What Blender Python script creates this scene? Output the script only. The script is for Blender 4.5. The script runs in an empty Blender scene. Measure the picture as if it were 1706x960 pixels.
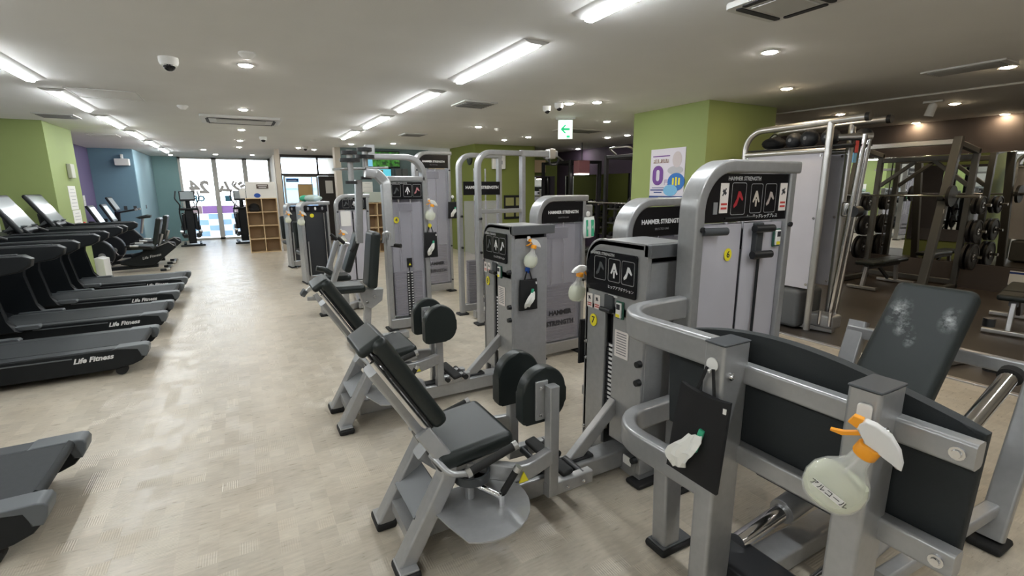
import bpy, bmesh, math, random
from mathutils import Matrix, Vector
random.seed(7)
PI = math.pi
C = bpy.context.scene.collection
SC = bpy.context.scene

# ---------------------------------------------------------------- camera, world, exposure
H = 1.65                      # eye height in metres
CEIL = 2.70
FPX = 803.0                   # focal length in pixels of the 1706 x 960 frame
_r = Vector((0.874, -0.486, -0.006)); _d = Vector((-0.104, -0.175, -0.979)); _f = Vector((0.475, 0.856, -0.203))
_f.normalize(); _r = (_r - _r.dot(_f) * _f).normalized(); _d = _f.cross(_r).normalized()
cam_data = bpy.data.cameras.new('camera'); cam = bpy.data.objects.new('camera', cam_data); C.objects.link(cam)
cam_data.sensor_width = 36.0; cam_data.lens = FPX / 1706 * 36.0; cam_data.clip_start = 0.02
m = Matrix.Identity(4)
for i in range(3):
    m[i][0] = _r[i]; m[i][1] = -_d[i]; m[i][2] = -_f[i]
m[2][3] = H
cam.matrix_world = m
SC.camera = cam
def ray(p): return _r * (p[0] - 853) + _d * (p[1] - 480) + _f * FPX
def at_z(p, z):
    d = ray(p); t = (z - H) / d.z; return Vector((d.x * t, d.y * t, z))
def at_x(p, x):
    d = ray(p); t = x / d.x; return Vector((x, d.y * t, H + d.z * t))
def at_y(p, y):
    d = ray(p); t = y / d.y; return Vector((d.x * t, y, H + d.z * t))

w = bpy.data.worlds.new('daylight'); SC.world = w; w.use_nodes = True
bg = w.node_tree.nodes['Background']; bg.inputs[0].default_value = (0.86, 0.93, 1.0, 1); bg.inputs[1].default_value = 8.0
SC.view_settings.view_transform = 'Standard'; SC.view_settings.look = 'None'
SC.view_settings.gamma = 1.0; SC.view_settings.use_curve_mapping = False
SC.view_settings.exposure = 0.0
cy = SC.cycles
cy.max_bounces = 6; cy.diffuse_bounces = 4; cy.glossy_bounces = 3; cy.transmission_bounces = 6; cy.transparent_max_bounces = 8; cy.caustics_reflective = False; cy.caustics_refractive = False
TUBE_STRENGTH = 74.0
SPOT_STRENGTH = 260.0

# ---------------------------------------------------------------- materials
MATS = {}
def nodes_of(mt):
    mt.use_nodes = True; return mt.node_tree.nodes, mt.node_tree.links
def mat(name, col, rough=0.5, metal=0.0, emit=None, es=1.0, var=0.0, vscale=8.0, bump=0.0, bscale=200.0, alpha=1.0, trans=0.0, ior=1.45, spec=0.5, coat=0.0):
    if name in MATS: return MATS[name]
    mt = bpy.data.materials.new(name); n, l = nodes_of(mt); b = n['Principled BSDF']
    b.inputs['Base Color'].default_value = (*col, 1); b.inputs['Roughness'].default_value = rough; b.inputs['Metallic'].default_value = metal
    b.inputs['Alpha'].default_value = alpha; b.inputs['Transmission Weight'].default_value = trans; b.inputs['IOR'].default_value = ior
    b.inputs['Specular IOR Level'].default_value = spec; b.inputs['Coat Weight'].default_value = coat
    if emit: b.inputs['Emission Color'].default_value = (*emit, 1); b.inputs['Emission Strength'].default_value = es
    if var or bump:
        tc = n.new('ShaderNodeTexCoord')
        if var:
            no = n.new('ShaderNodeTexNoise'); no.inputs['Scale'].default_value = vscale; no.inputs['Detail'].default_value = 5
            l.new(tc.outputs['Object'], no.inputs['Vector'])
            mp = n.new('ShaderNodeMapRange'); mp.inputs[1].default_value = 0.3; mp.inputs[2].default_value = 0.7
            mp.inputs[3].default_value = 1 - var; mp.inputs[4].default_value = 1 + var; l.new(no.outputs['Fac'], mp.inputs[0])
            mx = n.new('ShaderNodeMix'); mx.data_type = 'RGBA'; mx.blend_type = 'MULTIPLY'; mx.inputs['Factor'].default_value = 1
            mx.inputs['A'].default_value = (*col, 1); l.new(mp.outputs[0], mx.inputs['B']); l.new(mx.outputs['Result'], b.inputs['Base Color'])
        if bump:
            nb = n.new('ShaderNodeTexNoise'); nb.inputs['Scale'].default_value = bscale; nb.inputs['Detail'].default_value = 3
            l.new(tc.outputs['Object'], nb.inputs['Vector'])
            bp = n.new('ShaderNodeBump'); bp.inputs['Strength'].default_value = bump; bp.inputs['Distance'].default_value = 0.002
            l.new(nb.outputs['Fac'], bp.inputs['Height']); l.new(bp.outputs['Normal'], b.inputs['Normal'])
    MATS[name] = mt; return mt

STEEL = mat('silver_paint', (0.385, 0.39, 0.395), 0.30, 0.5, var=0.05, vscale=30, bump=0.03, bscale=900)
STEEL_D = mat('graphite_paint', (0.115, 0.12, 0.125), 0.4, 0.3, bump=0.03, bscale=900)
RACK = mat('rack_paint', (0.10, 0.10, 0.095), 0.45, 0.3)
CHROME = mat('chrome', (0.75, 0.75, 0.76), 0.12, 1.0)
ALU = mat('brushed_aluminium', (0.55, 0.55, 0.55), 0.32, 0.9)
VINYL = mat('black_vinyl', (0.015, 0.0195, 0.019), 0.36, 0, spec=0.42, var=0.12, vscale=6, bump=0.10, bscale=500)
PLASTIC = mat('black_plastic', (0.011, 0.012, 0.014), 0.4, 0, bump=0.05, bscale=700)
PLASTIC_G = mat('dark_grey_plastic', (0.05, 0.055, 0.06), 0.45)
RUBBER = mat('black_rubber', (0.012, 0.012, 0.012), 0.75)
GLOSSB = mat('glossy_black', (0.008, 0.008, 0.010), 0.18)
SHROUD = mat('smoked_shroud', (0.54, 0.53, 0.60), 0.28, 0, alpha=0.32)
SHROUD_S = mat('lilac_grey_shroud', (0.52, 0.51, 0.56), 0.34, 0.05, var=0.04, vscale=3)
STACK = mat('weight_plate_black', (0.016, 0.016, 0.02), 0.45)
WHITE = mat('white_plastic', (0.78, 0.78, 0.76), 0.4)
PAPER = mat('white_paper', (0.80, 0.79, 0.76), 0.8)
INK = mat('dark_ink', (0.03, 0.03, 0.035), 0.7)
TXTW = mat('white_print', (0.72, 0.72, 0.72), 0.5)
TXTG = mat('grey_print', (0.22, 0.22, 0.23), 0.5)
YEL = mat('yellow_tag', (0.80, 0.70, 0.03), 0.45)
RED = mat('red_print', (0.5, 0.05, 0.04), 0.6)
ORANGE = mat('orange_plastic', (0.90, 0.36, 0.02), 0.35)
GREEN_T = mat('green_packet', (0.05, 0.42, 0.24), 0.4)
BLUE = mat('blue_plastic', (0.02, 0.09, 0.42), 0.4)
CLOTH = mat('black_cloth', (0.010, 0.010, 0.011), 0.85, bump=0.3, bscale=900)
TISSUE = mat('white_tissue', (0.82, 0.82, 0.78), 0.9)
CLEAR = mat('clear_plastic', (0.92, 0.93, 0.90), 0.05, 0, alpha=0.28)
LIQUID = mat('pale_liquid', (0.78, 0.81, 0.62), 0.08, 0, alpha=0.66)
FROST = mat('frosted_white_plastic', (0.85, 0.84, 0.82), 0.35, trans=0.15)
BIRCH = mat('birch_board', (0.60, 0.45, 0.27), 0.55, var=0.06, vscale=10)
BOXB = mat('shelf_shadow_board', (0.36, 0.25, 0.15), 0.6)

def wall_mat(name, col, rough=0.7):
    return mat(name, col, rough, var=0.03, vscale=1.5, bump=0.06, bscale=350)
W_GREEN = wall_mat('green_wall_paint', (0.27, 0.335, 0.12))
W_PURPLE = wall_mat('purple_wall_paint', (0.16, 0.13, 0.25))
W_BLUE = wall_mat('dusty_blue_paint', (0.17, 0.29, 0.37))
W_LBLUE = wall_mat('light_blue_paint', (0.30, 0.46, 0.54))
W_TEAL = wall_mat('grey_teal_paint', (0.155, 0.215, 0.23))
W_DARK = wall_mat('dark_brown_paint', (0.055, 0.043, 0.04))
W_PLUM = wall_mat('dark_plum_paint', (0.060, 0.042, 0.07))
W_OLIVE = wall_mat('dark_olive_paint', (0.14, 0.17, 0.04))
W_WHITE = wall_mat('off_white_paint', (0.62, 0.61, 0.58))
W_BEIGE = wall_mat('beige_trim_paint', (0.50, 0.46, 0.40))
W_CEIL = mat('ceiling_paint', (0.76, 0.76, 0.75), 0.85, var=0.02, vscale=2, bump=0.25, bscale=260)
MIRROR = mat('mirror_silver', (0.86, 0.87, 0.86), 0.01, 1.0)
SKIRT = mat('brown_skirting', (0.075, 0.06, 0.052), 0.6)

def floor_mat():
    mt = bpy.data.materials.new('woven_vinyl_tile'); n, l = nodes_of(mt); b = n['Principled BSDF']
    tc = n.new('ShaderNodeTexCoord')
    def math_(op, a, bb=None, c=None):
        x = n.new('ShaderNodeMath'); x.operation = op
        for i, v in enumerate((a, bb, c)):
            if v is None: continue
            if isinstance(v, (int, float)): x.inputs[i].default_value = v
            else: l.new(v, x.inputs[i])
        return x.outputs[0]
    sep = n.new('ShaderNodeSeparateXYZ'); l.new(tc.outputs['Object'], sep.inputs[0])
    cell = 1 / 0.085
    px = math_('MULTIPLY', sep.outputs[0], cell); py = math_('MULTIPLY', sep.outputs[1], cell)
    fx = math_('FLOOR', px); fy = math_('FLOOR', py)
    def white(a, bb, cc):
        cb = n.new('ShaderNodeCombineXYZ'); l.new(a, cb.inputs[0]); l.new(bb, cb.inputs[1]); cb.inputs[2].default_value = cc
        wn = n.new('ShaderNodeTexWhiteNoise'); l.new(cb.outputs[0], wn.inputs[0]); return wn.outputs['Value']
    r1 = white(fx, fy, 0.0); r2 = white(fx, fy, 3.7)
    r3 = white(math_('FLOOR', math_('MULTIPLY', sep.outputs[0], 1 / 0.255)), math_('FLOOR', math_('MULTIPLY', sep.outputs[1], 1 / 0.255)), 9.1)
    # ribs run along x or y from patch to patch
    rib = 150.0
    sx = math_('SINE', math_('MULTIPLY', sep.outputs[0], rib * 4)); sy = math_('SINE', math_('MULTIPLY', sep.outputs[1], rib * 4))
    pick = math_('GREATER_THAN', r2, 0.5)
    ribs = math_('ADD', math_('MULTIPLY', sx, pick), math_('MULTIPLY', sy, math_('SUBTRACT', 1.0, pick)))
    ribs = math_('MULTIPLY', ribs, math_('GREATER_THAN', r1, 0.55))
    no = n.new('ShaderNodeTexNoise'); no.inputs['Scale'].default_value = 3.0; no.inputs['Detail'].default_value = 8; no.inputs['Roughness'].default_value = 0.65
    l.new(tc.outputs['Object'], no.inputs['Vector'])
    st = n.new('ShaderNodeMapping'); st.inputs['Scale'].default_value = (14, 60, 1); l.new(tc.outputs['Object'], st.inputs[0])
    ns = n.new('ShaderNodeTexNoise'); ns.inputs['Scale'].default_value = 1.0; ns.inputs['Detail'].default_value = 6; l.new(st.outputs[0], ns.inputs['Vector'])
    v = math_('MULTIPLY_ADD', r1, 0.15, 0.84)
    v = math_('MULTIPLY_ADD', r3, 0.10, v)
    v = math_('MULTIPLY_ADD', math_('SUBTRACT', no.outputs['Fac'], 0.5), 0.38, v)
    v = math_('MULTIPLY_ADD', math_('SUBTRACT', ns.outputs['Fac'], 0.5), 0.42, v)
    v = math_('MULTIPLY_ADD', ribs, 0.025, v)
    mx = n.new('ShaderNodeMix'); mx.data_type = 'RGBA'; mx.blend_type = 'MULTIPLY'; mx.inputs['Factor'].default_value = 1
    hue = n.new('ShaderNodeMix'); hue.data_type = 'RGBA'; hue.inputs['A'].default_value = (0.50, 0.425, 0.325, 1); hue.inputs['B'].default_value = (0.50, 0.465, 0.395, 1)
    l.new(no.outputs['Fac'], hue.inputs['Factor']); l.new(hue.outputs['Result'], mx.inputs['A']); l.new(v, mx.inputs['B'])
    l.new(mx.outputs['Result'], b.inputs['Base Color'])
    ro = math_('MULTIPLY_ADD', ns.outputs['Fac'], 0.22, 0.20); l.new(ro, b.inputs['Roughness'])
    bp = n.new('ShaderNodeBump'); bp.inputs['Strength'].default_value = 0.22; bp.inputs['Distance'].default_value = 0.002
    l.new(math_('ADD', ribs, math_('MULTIPLY', ns.outputs['Fac'], 3.0)), bp.inputs['Height']); l.new(bp.outputs['Normal'], b.inputs['Normal'])
    b.inputs['Specular IOR Level'].default_value = 0.45
    return mt
W_FLOOR = floor_mat()
W_RUBFLOOR = mat('rubber_flooring', (0.060, 0.050, 0.043), 0.36, var=0.10, vscale=3, bump=0.12, bscale=300)

# ---------------------------------------------------------------- geometry helpers
def T3(x, y, z): return Matrix.Translation((x, y, z))
def RZ(d): return Matrix.Rotation(math.radians(d), 4, 'Z')
def RX(d): return Matrix.Rotation(math.radians(d), 4, 'X')
def RY(d): return Matrix.Rotation(math.radians(d), 4, 'Y')
class G:
    """collects the shapes of ONE part"""
    def __init__(s, M=None): s.bm = bmesh.new(); s.M = M or Matrix()
    def _v(s, co, m=None):
        co = Vector(co)
        if m is not None: co = m @ co
        return s.bm.verts.new(s.M @ co)
    def box(s, c, size, rot=None, b=0.0, seg=2):
        m = T3(*c) @ (rot or Matrix()); hx, hy, hz = (q / 2 for q in size)
        vs = [s._v((x * hx, y * hy, z * hz), m) for x in (-1, 1) for y in (-1, 1) for z in (-1, 1)]
        fs = [(0, 1, 3, 2), (4, 6, 7, 5), (0, 4, 5, 1), (2, 3, 7, 6), (0, 2, 6, 4), (1, 5, 7, 3)]
        faces = [s.bm.faces.new([vs[i] for i in f]) for f in fs]
        if b:
            b = min(b, 0.49 * min(size)); es = list({e for f in faces for e in f.edges})
            bmesh.ops.bevel(s.bm, geom=es, offset=b, segments=seg, profile=0.5, affect='EDGES', clamp_overlap=True)
        return s
    def loft(s, rings, closed_ring=True, caps=True):
        vr = [[s._v(p) for p in r] for r in rings]; k = len(vr[0])
        for a, b2 in zip(vr[:-1], vr[1:]):
            for i in range(k if closed_ring else k - 1):
                j = (i + 1) % k
                try: s.bm.faces.new((a[i], a[j], b2[j], b2[i]))
                except ValueError: pass
        if caps and closed_ring:
            for r in (list(reversed(vr[0])), vr[-1]):
                try: s.bm.faces.new(r)
                except ValueError: pass
        return s
    def cyl(s, p0, p1, r, r1=None, n=14):
        return s.tube([p0, p1], r, n, radii=[r, r if r1 is None else r1])
    def _frames(s, pts, up=None, closed=False):
        pts = [Vector(p) for p in pts]; out = []; prev = None
        for i, p in enumerate(pts):
            a = pts[i - 1] if i > 0 else None; b = pts[i + 1] if i < len(pts) - 1 else None
            if a is None: t = (b - p).normalized(); sc = 1
            elif b is None: t = (p - a).normalized(); sc = 1
            else:
                t1 = (p - a).normalized(); t2 = (b - p).normalized(); t = (t1 + t2)
                if t.length < 1e-6: t = t1
                t.normalize(); sc = 1 / max(0.4, t.dot(t1))
            if up is not None:
                u = Vector(up); u = (u - u.dot(t) * t)
                if u.length < 1e-4: u = Vector((1, 0, 0)) - t.x * t
                u.normalize()
            else:
                if prev is None:
                    u = Vector((0, 0, 1)) if abs(t.z) < 0.9 else Vector((1, 0, 0))
                else: u = prev
                u = (u - u.dot(t) * t).normalized()
            prev = u; out.append((p, t, u, t.cross(u), sc))
        return out
    def tube(s, pts, r, n=10, radii=None):
        rings = []
        for k, (p, t, u, sd, sc) in enumerate(s._frames(pts)):
            rr = radii[k] if radii else r
            rings.append([p + u * math.cos(2 * PI * i / n) * rr + sd * math.sin(2 * PI * i / n) * rr for i in range(n)])
        return s.loft(rings)
    def bar(s, pts, wd, ht, up=(0, 0, 1), c=0.008):
        """rectangular tube along pts: ht along up, wd sideways, rounded corners"""
        rings = []; c = min(c, wd * 0.45, ht * 0.45)
        for p, t, u, sd, sc in s._frames(pts, up):
            a, b2 = wd / 2, ht / 2; k = c * 0.3
            pr = [(-a + c, -b2), (a - c, -b2), (a - k, -b2 + k), (a, -b2 + c), (a, b2 - c), (a - k, b2 - k), (a - c, b2), (-a + c, b2), (-a + k, b2 - k), (-a, b2 - c), (-a, -b2 + c), (-a + k, -b2 + k)]
            rings.append([p + sd * x * sc + u * y for x, y in pr])
        return s.loft(rings)
    def prism(s, out, axis, a, b, bev=0.0, seg=2):
        f = {'x': lambda u, v, t: (t, u, v), 'y': lambda u, v, t: (u, t, v), 'z': lambda u, v, t: (u, v, t)}[axis]
        A = [s._v(f(u, v, a)) for u, v in out]; B = [s._v(f(u, v, b)) for u, v in out]; k = len(out); faces = []
        faces.append(s.bm.faces.new(A)); faces.append(s.bm.faces.new(list(reversed(B))))
        for i in range(k):
            j = (i + 1) % k; faces.append(s.bm.faces.new((A[j], A[i], B[i], B[j])))
        if bev:
            es = list(set(faces[0].edges) | set(faces[1].edges))
            bmesh.ops.bevel(s.bm, geom=es, offset=bev, segments=seg, profile=0.5, affect='EDGES', clamp_overlap=True)
        return s
    def lathe(s, prof, m=None, n=24, sx=1.0, sy=1.0):
        m = m or Matrix()
        rings = [[m @ Vector((r * sx * math.cos(2 * PI * i / n), r * sy * math.sin(2 * PI * i / n), z)) for i in range(n)] for r, z in prof]
        return s.loft(rings)
    def ball(s, c, r, n=14, k=8):
        r = (r, r, r) if isinstance(r, (int, float)) else r
        rings = []
        for j in range(k + 1):
            a = -PI / 2 + PI * j / k; cr = max(math.cos(a), 0.02)
            rings.append([Vector(c) + Vector((r[0] * cr * math.cos(2 * PI * i / n), r[1] * cr * math.sin(2 * PI * i / n), r[2] * math.sin(a))) for i in range(n)])
        return s.loft(rings)
def rrect(x0, x1, z0, z1, r, n=5):
    """rounded rectangle outline; r = one radius or (bl, br, tr, tl)"""
    rs = (r,) * 4 if isinstance(r, (int, float)) else r
    cs = [(x0, z0, 180), (x1, z0, 270), (x1, z1, 0), (x0, z1, 90)]; out = []
    for (x, z, a0), q in zip(cs, rs):
        sx = 1 if x == x0 else -1; sz = 1 if z == z0 else -1
        if q <= 0: out.append((x, z)); continue
        cx, cz = x + sx * q, z + sz * q
        for i in range(n + 1):
            a = math.radians(a0 + 90 * i / n); out.append((cx + q * math.cos(a), cz + q * math.sin(a)))
    return out
def fillet(pts, r, n=6):
    pts = [Vector(p) for p in pts]; out = [pts[0]]
    for i in range(1, len(pts) - 1):
        p = pts[i]; a = (pts[i - 1] - p); b = (pts[i + 1] - p); la, lb = a.length, b.length; a.normalize(); b.normalize()
        ang = a.angle(b); rr = r[i - 1] if isinstance(r, (list, tuple)) else r
        if rr <= 0 or ang > PI - 0.02: out.append(p); continue
        d = min(rr / math.tan(ang / 2), la * 0.49, lb * 0.49); rad = d * math.tan(ang / 2)
        cen = p + (a + b).normalized() * (rad / math.sin(ang / 2)); v0 = p + a * d - cen; v1 = p + b * d - cen; tot = v0.angle(v1); ax = v0.cross(v1).normalized()
        for k in range(n + 1): out.append(cen + Matrix.Rotation(tot * k / n, 3, ax) @ v0)
    out.append(pts[-1]); return out

def to_mesh(g, name, mt, smooth=50):
    bm = g.bm; bmesh.ops.recalc_face_normals(bm, faces=bm.faces)
    lim = math.radians(smooth)
    for f in bm.faces: f.smooth = True
    for e in bm.edges:
        if len(e.link_faces) == 2: e.smooth = e.calc_face_angle(0) < lim
    me = bpy.data.meshes.new(name); bm.to_mesh(me); bm.free()
    me.materials.append(mt); return me
def obj(name, g, mt, parent=None, loc=None, label=None, smooth=50):
    me = g if isinstance(g, bpy.types.Mesh) else to_mesh(g, name, mt, smooth)
    o = bpy.data.objects.new(name, me); C.objects.link(o)
    if not isinstance(g, bpy.types.Mesh) or name not in ('lettering', 'digit', 'logo'):
        wn = o.modifiers.new('weighted_normal', 'WEIGHTED_NORMAL'); wn.keep_sharp = True; wn.weight = 80
    if parent is not None: o.parent = parent
    if loc is not None: o.location = loc
    if label: o['label'] = label
    return o
def tag(o, label, cat, group=None):
    o['label'] = label; o['category'] = cat
    if group: o['group'] = group
    return o
def thing(name, label, cat, loc=(0, 0, 0), rotz=0, group=None):
    o = bpy.data.objects.new(name, None); C.objects.link(o); o.location = loc; o.rotation_euler = (0, 0, math.radians(rotz)); o.empty_display_size = 0.1
    return tag(o, label, cat, group)
def struct(name, g, mt, parent=None, label=None):
    o = obj(name, g, mt, parent)
    if parent is None: o['kind'] = 'structure'
    if label: o['label'] = label
    return o
def dup(root, loc, rotz=0, label=None, group=None):
    r = root.copy(); C.objects.link(r); r.location = loc; r.rotation_euler = (0, 0, math.radians(rotz))
    if label: r['label'] = label
    if group: r['group'] = group
    for ch in list(root.children):
        c = ch.copy(); C.objects.link(c); c.parent = r
        for g in ch.children:
            d = g.copy(); C.objects.link(d); d.parent = c
    return r
_tc = {}
def text_mesh(s, size, mt, M, ext=0.0004, bold=0.0, align='CENTER', shear=0.0):
    cu = bpy.data.curves.new('lettering', 'FONT'); cu.body = s; cu.size = size; cu.align_x = align; cu.align_y = 'CENTER'
    cu.extrude = ext; cu.offset = bold; cu.resolution_u = 2; cu.shear = shear
    ob = bpy.data.objects.new('lettering', cu); C.objects.link(ob)
    dg = bpy.context.evaluated_depsgraph_get(); me = bpy.data.meshes.new_from_object(ob.evaluated_get(dg))
    bpy.data.objects.remove(ob); bpy.data.curves.remove(cu)
    me.transform(M); me.materials.clear(); me.materials.append(mt); return me
def text(name, s, size, mt, parent, M, **k): return obj(name, text_mesh(s, size, mt, M, **k), mt, parent)
FACE_Y = RX(90)                       # lettering that faces -y
FACE_X = RZ(-90) @ RX(90)             # lettering that faces -x (reads towards -y)
# ---------------------------------------------------------------- room shell
X0, X1, Y0, Y1 = -3.2, 10.3, -3.6, 19.2
def slab(name, x0, x1, y0, y1, z0, z1, mt, label=None):
    g = G(); g.box(((x0 + x1) / 2, (y0 + y1) / 2, (z0 + z1) / 2), (x1 - x0, y1 - y0, z1 - z0)); return struct(name, g, mt, label=label)
slab('floor', X0 - .2, 5.27, Y0 - .2, Y1 + .3, -0.12, 0, W_FLOOR, 'beige woven-look vinyl floor')
slab('floor_rubber', 5.27, X1 + .2, Y0 - .2, Y1 + .3, -0.12, 0.001, W_RUBFLOOR, 'dark brown rubber flooring of the free weight area')
g = G(); g.bar([(5.27, Y0, 0.006), (5.27, 14, 0.006)], 0.055, 0.02, c=0.006); struct('trim_1', g, ALU, label='metal threshold strip between the two floors')
slab('ceiling', X0 - .2, X1 + .2, Y0 - .2, Y1 + .1, CEIL, CEIL + .1, W_CEIL, 'off white ceiling')
slab('wall_left', X0 - .15, X0, 11.0, 16.08, 0, CEIL, W_PURPLE, 'purple side wall')
slab('wall_left_front', X0 - .15, X0, Y0, 11.0, 0, CEIL, W_WHITE, 'unseen side wall at the treadmills, off white to bounce light')  # unseen stretch of wall, made off white to bounce light into the room
slab('wall_rear', X0, X1, Y0 - .15, Y0, 0, CEIL, W_WHITE, 'off white wall behind the viewer')
slab('wall_blue', X0 - .15, -2.31, 16.08, Y1, 0, CEIL, W_BLUE, 'dusty blue wall block')
g = G(); g.box((-2.303, (16.09 + 19.2) / 2, CEIL / 2), (0.014, 3.1, CEIL - .01)); struct('wall_light_blue', g, W_LBLUE, label='light blue return wall by the window')
slab('wall_teal_window', -2.31, -1.62, Y1, Y1 + .15, 0, CEIL, wall_mat('teal_paint', (0.22, 0.37, 0.39)), 'teal wall beside the big windows')
slab('wall_green_column', X0, -2.5, 10.17, 11.65, 0, CEIL, W_GREEN, 'green column at the treadmills')
slab('column_green', 5.17, 6.52, 4.29, 5.6, 0, CEIL, W_GREEN).name = 'wall_column_green'

slab('wall_column_olive', 5.1, 6.8, 11.0, 12.6, 0, CEIL, wall_mat('olive_green_paint', (0.20, 0.235, 0.055)))
slab('wall_teal', 2.36, 4.75, 13.36, 13.5, 0, CEIL, W_TEAL, 'grey teal wall with screens')
slab('wall_teal_end', 2.24, 2.38, 13.30, 13.6, 0, CEIL, W_BEIGE)
slab('wall_entry_side', 2.95, 3.1, 13.5, Y1, 0, CEIL, W_BEIGE)
slab('wall_back_lobby', 3.1, 4.75, 15.2, 15.35, 0, CEIL, W_BEIGE)
slab('wall_back_right', 4.75, 8.7, 15.2, 15.35, 0, CEIL, wall_mat('cream_lit_paint', (0.62, 0.48, 0.30)))
slab('wall_far_dark', 6.8, 8.75, 12.6, 12.75, 0, CEIL, W_OLIVE)
slab('wall_plum', 8.6, 8.75, 7.6, 12.75, 0, CEIL, W_PLUM)
slab('wall_plum_return', 8.6, X1, 7.5, 7.62, 0, CEIL, W_PLUM)
slab('wall_right', X1, X1 + .15, Y0, 7.6, 0, CEIL, W_DARK, 'dark brown wall above the mirrors')
# mirrors with a skirting below, on the right wall and on the far walls
def mirror(name, c, size, label):
    g = G(); g.box(c, size, b=0.002); o = struct(name, g, MIRROR, label=label); return o
for i, (a, b) in enumerate(((-1.4, 0.55), (0.56, 2.5), (2.51, 4.45), (4.46, 6.4))):
    tag(mirror('wall_mirror', (X1 - .012, (a + b) / 2, 1.28), (0.02, b - a - .006, 1.74), ''), 'large frameless mirror panel on the dark wall behind the rack', 'mirror', 'mirror panels on the dark wall')['kind'] = 'thing'
tag(mirror('wall_mirror', (6.53, 4.945, 1.25), (.02, 1.25, 1.7), ''), 'mirror panel on the rack side of the green column', 'mirror')['kind'] = 'thing'
g = G(); g.box((X1 - .02, 2, 0.2), (0.04, 9.9, 0.4), b=0.004); struct('baseboard_right', g, SKIRT)
for i, y in enumerate((8.4, 9.9, 11.4)):
    tag(mirror('wall_mirror', (8.59, y, 1.2), (0.02, 1.46, 1.6), ''), 'tall mirror panel on the dark plum wall behind dumbbell racks', 'mirror', 'mirror panels on the plum wall')['kind'] = 'thing'
tag(mirror('wall_mirror', (7.7, 12.585, 1.2), (1.6, 0.02, 1.6), ''), 'mirror panel on the olive end wall beside the column', 'mirror')['kind'] = 'thing'
g = G(); g.box((7.75, 12.55, 2.28), (0.75, 0.06, 0.36)); tag(obj('wall_panel', g, mat('cream_panel', (0.66, 0.50, 0.30), 0.6)), 'cream rectangular panel on the olive end wall above the mirror', 'panel')

# --- big windows at the end of the aisle
GLASS = mat('window_glass', (0.95, 0.98, 1.0), 0.0, 0, trans=1.0, ior=1.02)
FRAME = mat('window_frame_grey', (0.60, 0.60, 0.58), 0.5)
def film(name, col):
    if name in MATS: return MATS[name]
    mt = bpy.data.materials.new(name); n, l = nodes_of(mt); out = n['Material Output']; tr = n.new('ShaderNodeBsdfTranslucent'); df = n.new('ShaderNodeBsdfDiffuse'); mx = n.new('ShaderNodeMixShader')
    for q in (tr, df): q.inputs[0].default_value = (*col, 1)
    mx.inputs[0].default_value = .3; l.new(tr.outputs[0], mx.inputs[1]); l.new(df.outputs[0], mx.inputs[2]); l.new(mx.outputs[0], out.inputs[0]); MATS[name] = mt; return mt
wx = [-1.62, -0.62, 0.27, 1.05]
for k in range(3):
    a, b = wx[k], wx[k + 1]
    g = G()
    for x in (a + .035, b - .035): g.box((x, Y1 + .06, CEIL / 2), (0.07, 0.1, CEIL))
    g.box(((a + b) / 2, Y1 + .06, 0.03), (b - a, 0.1, 0.06)); g.box(((a + b) / 2, Y1 + .06, CEIL - .03), (b - a, 0.1, 0.06))
    wnd = struct('window_%d' % (k + 1), g, FRAME)
    g = G(); g.box(((a + b) / 2, Y1 + .07, CEIL / 2), (b - a - .09, 0.006, CEIL - .1)); obj('pane', g, GLASS, wnd)
    # printed film on the glass: chequered squares below a coloured band
    x0, x1 = a + .06, b - .06
    cols = [film('film_white', (0.72, 0.76, 0.80)), film('film_blue', (0.46, 0.56, 0.66))]
    n = 3
    for r in range(4):
        for c in range(n):
            g = G(); ww = (x1 - x0) / n
            g.box((x0 + ww * (c + .5), Y1 + .085, 0.1 + .19 * (r + .5)), (ww - .004, 0.004, 0.186)); obj('film_square', g, cols[(r + c + k) % 2], wnd)
    bc = [film('film_taupe', (0.42, 0.36, 0.36)), film('film_mauve', (0.42, 0.31, 0.47))]
    for c in range(2):
        g = G(); ww = (x1 - x0) / 2; g.box((x0 + ww * (c + .5), Y1 + .085, 1.0), (ww - .004, 0.004, 0.26)); obj('film_band', g, bc[(c + k) % 2], wnd)
    FIL = mat('film_grey_print', (0.62, 0.60, 0.60), .7); FIB = mat('film_blue_print', (0.10, 0.30, 0.45), .7)
    mir = T3((a + b) / 2, Y1 + .05, 1.72) @ RX(90) @ Matrix.Diagonal((-1, 1, 1, 1))
    
    if k < 2: text('lettering', ('24', 'ジム')[k], (.55, .40)[k], FIL, wnd, mir, bold=.028)
    mir = T3((a + b) / 2 - .05, Y1 + .05, 1.36) @ RX(90) @ Matrix.Diagonal((-1, 1, 1, 1))
    if k == 0: text('lettering', 'OP', 0.26, FIB, wnd, mir, bold=.014)
    if k == 1:
        g = G(); g.box((a + .3, Y1 + .05, 1.36), (.2, .004, .2)); obj('film_square', g, FIB, wnd)
# partition between window bay and entrance
slab('wall_partition', 1.05, 1.17, 16.9, Y1 + .1, 0, CEIL, W_BEIGE)
slab('wall_partition_post', 0.93, 1.05, 14.6, 14.72, 0, CEIL, W_BEIGE, 'beige post at the shoe shelf')
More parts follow.
